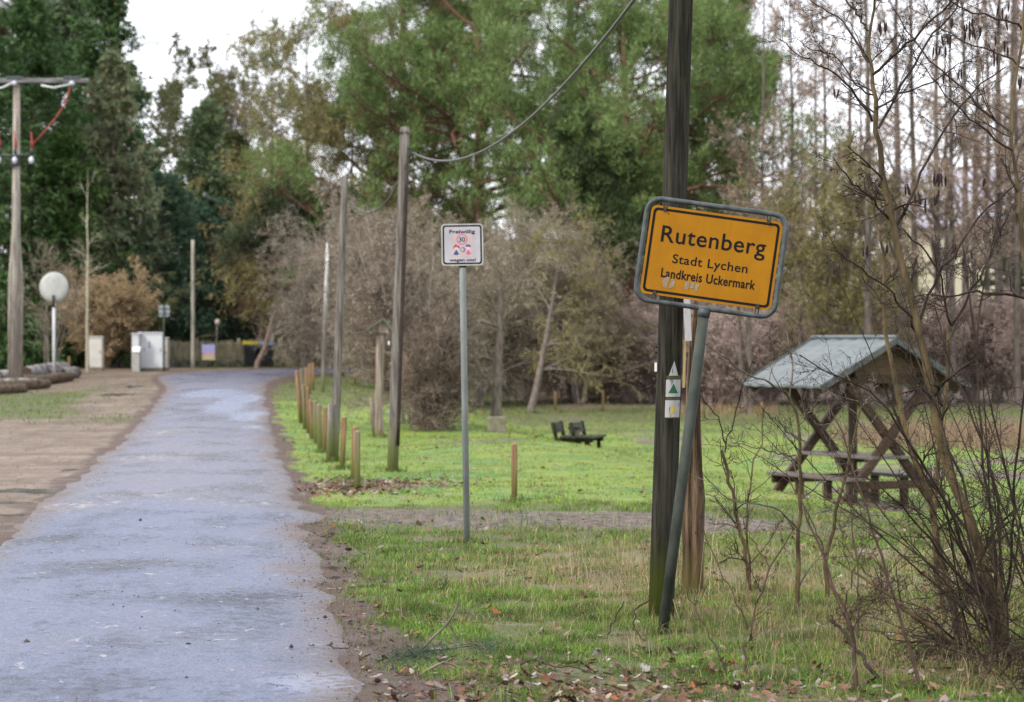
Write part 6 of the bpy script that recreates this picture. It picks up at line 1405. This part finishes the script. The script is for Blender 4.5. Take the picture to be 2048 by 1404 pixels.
woody("sapling", "pale twisted sapling right of the slim one, before the shelter table", [
 ([(1656, 1200), (1649, 1129), (1650, 1109), (1669, 1061), (1679, 999), (1689, 962), (1701, 910), (1712, 860), (1724, 815), (1707, 782), (1692, 745)], 16.6, 16.6, 12, 3, True),
 ([(1650, 1112), (1640, 1075), (1618, 1030), (1600, 1000)], 16.6, 16.3, 5, 2, False), ([(1669, 1061), (1700, 1040), (1740, 1010)], 16.6, 16.9, 4, 2, False), ([(1724, 815), (1740, 790), (1756, 770)], 16.6, 16.8, 4, 2, False)], 115, M_stem, M_twp, G(1655, 1198), "sapling", tw=SAP)
woody("thorny_shoot", "forked dark shoot in the grass left of the alder bush", [
 ([(1714, 1394), (1710, 1298), (1692, 1224), (1675, 1194), (1656, 1150), (1640, 1090), (1600, 1000), (1570, 940)], 12.1, 12.6, 12, 2.5, True), ([(1714, 1271), (1720, 1204), (1712, 1154), (1710, 1104), (1705, 1054), (1690, 960), (1660, 880)], 12.2, 12.5, 5, 2, False), ([(1692, 1224), (1700, 1170), (1725, 1100), (1750, 1060)], 12.2, 12, 4, 2, False)], 116, M_twr, M_twr, G(1714, 1392), "shoot", tw=dict(n1=7, l1=.3, n2=4, l2=.4, n3=2, l3=.4))
woody("thorny_shoot", "slender dark shoot rising right of the forked one", [
 ([(1852, 1400), (1830, 1336), (1810, 1278), (1800, 1234), (1782, 1179), (1765, 1119), (1750, 1061), (1715, 960), (1690, 880), (1640, 780)], 12.1, 12.6, 10, 2.5, True), ([(1805, 1250), (1770, 1200), (1720, 1130), (1680, 1080)], 12.2, 12.4, 4, 2, False)], 117, M_twr, M_twr, G(1850, 1396), "shoot", tw=dict(n1=9, l1=.34, n2=4, l2=.4, n3=2, l3=.4))
def stick(label, lines, m):
    b = P(*lines[0][0][0], lines[0][1]); t = thing("fallen_stick", label, "stick", b)
    for pts, Ya, Yb, w0, w1 in lines:
        p, r = line3(pts, Ya, Yb, w0, w1, 10, np.random.default_rng(3), .004); put("wood", [tubes((p - b)[None], r[None], 7)], m, t)
stick("dark dead stick propped up in the grass beside the forked shoot", [([(1767, 1374), (1735, 1328), (1702, 1286), (1675, 1251), (1660, 1243)], 12.3, 12.6, 11, 8), ([(1672, 1250), (1662, 1232)], 12.6, 12.6, 5, 3)], M_twd)

# the fallen pine branch at the road's edge and a crooked twig beside it
def needle_branch():
    rng = np.random.default_rng(7); b = P(850, 1318, 13.1); b[2] = gz(b[0], b[1])
    t = thing("pine_branch", "broken green pine branch lying at the asphalt's edge", "branch", b)
    L_ = [([(846, 1296), (872, 1268), (897, 1246), (908, 1222), (920, 1197)], 13.2, 13.3, 7, 5), ([(897, 1246), (910, 1268), (912, 1300)], 13.3, 13.2, 5, 4), ([(874, 1243), (897, 1246)], 13.3, 13.3, 4, 4), ([(842, 1350), (870, 1330), (895, 1326), (925, 1340)], 12.8, 12.9, 8, 4), ([(846, 1296), (820, 1310), (780, 1322)], 13.2, 13.0, 5, 3), ([(846, 1300), (880, 1300), (940, 1292)], 13.1, 13.2, 5, 3), ([(912, 1290), (950, 1288), (975, 1300)], 13.2, 13.1, 4, 3)]
    pr = [line3(a, Ya, Yb, w0, w1, 8, rng, .003) for a, Ya, Yb, w0, w1 in L_]
    put("wood", [tubes(np.stack([p - b for p, r in pr]), np.stack([r for p, r in pr]), 6)], M_twp, t)
    V = []
    for cx, cy, n, sx_ in ((838, 1312, 420, .06), (800, 1318, 260, .05), (868, 1306, 200, .05), (900, 1304, 130, .06), (968, 1296, 160, .035), (990, 1304, 60, .03)):
        c = P(cx, cy, 13.1) - b; p = c + rng.normal(0, 1, (n, 3)) * np.array([sx_, .05, .02]); d = nrm(rng.normal(0, 1, (n, 3)) * np.array([1, .6, .5]) + np.array([-.5, 0, .5])) * rng.uniform(.05, .09, (n, 1)); wv = nrm(np.cross(d, rng.normal(0, 1, (n, 3)))) * .0011; V.append(kites(p, d, wv))
    put("needles", V, leaf_mat("pine_needle", [(0.03, 0.055, 0.035), (0.05, 0.085, 0.055), (0.075, 0.11, 0.075)], .1), t, False)
needle_branch()
stick("crooked dark twig lying on the leafy grass right of the pine branch", [([(1040, 1330), (1065, 1318), (1090, 1325), (1110, 1335), (1140, 1332), (1190, 1350)], 12.7, 12.4, 4, 3), ([(1085, 1323), (1072, 1334)], 12.6, 12.6, 3, 2)], M_twd)
stick("curved dark briar twig at the foot of the dark pole", [([(1300, 1200), (1275, 1215), (1266, 1245), (1280, 1275), (1290, 1285)], 14.4, 14.2, 4, 3)], M_twd)
stick("straight dark twig standing in the grass left of the dark pole", [([(1215, 1270), (1235, 1225), (1248, 1205)], 14.4, 14.5, 4, 3)], M_twd)
stick("thin dark twig lying on the brown road edge", [([(655, 1290), (675, 1296), (700, 1296)], 13.8, 13.7, 3.5, 2.5)], M_twd)
for px, py, r_, lab in ((377, 1303, .018, "dark clod of earth lying on the wet asphalt"), (755, 1374, .016, "dark pine cone on the brown road edge"), (418, 1295, .012, "flat brown clod on the asphalt right of the dark one")):
    b = P(px, py, F * EYE / (py - HOR)); rng = np.random.default_rng(int(px)); t = thing("clod" if px < 700 else "pine_cone", lab, "clod" if px < 700 else "cone", (b[0], b[1], .03))
    MB().tube([(-r_, 0, .0), (-r_ * .6, 0, .002), (0, .002, .004), (r_ * .7, 0, .002), (r_ * 1.1, 0, 0)], [r_ * .3, r_ * .75, r_ * .85, r_ * .6, r_ * .2], 8, jit=.4, rng=random.Random(int(px))).build("lump", M_ctk, t)
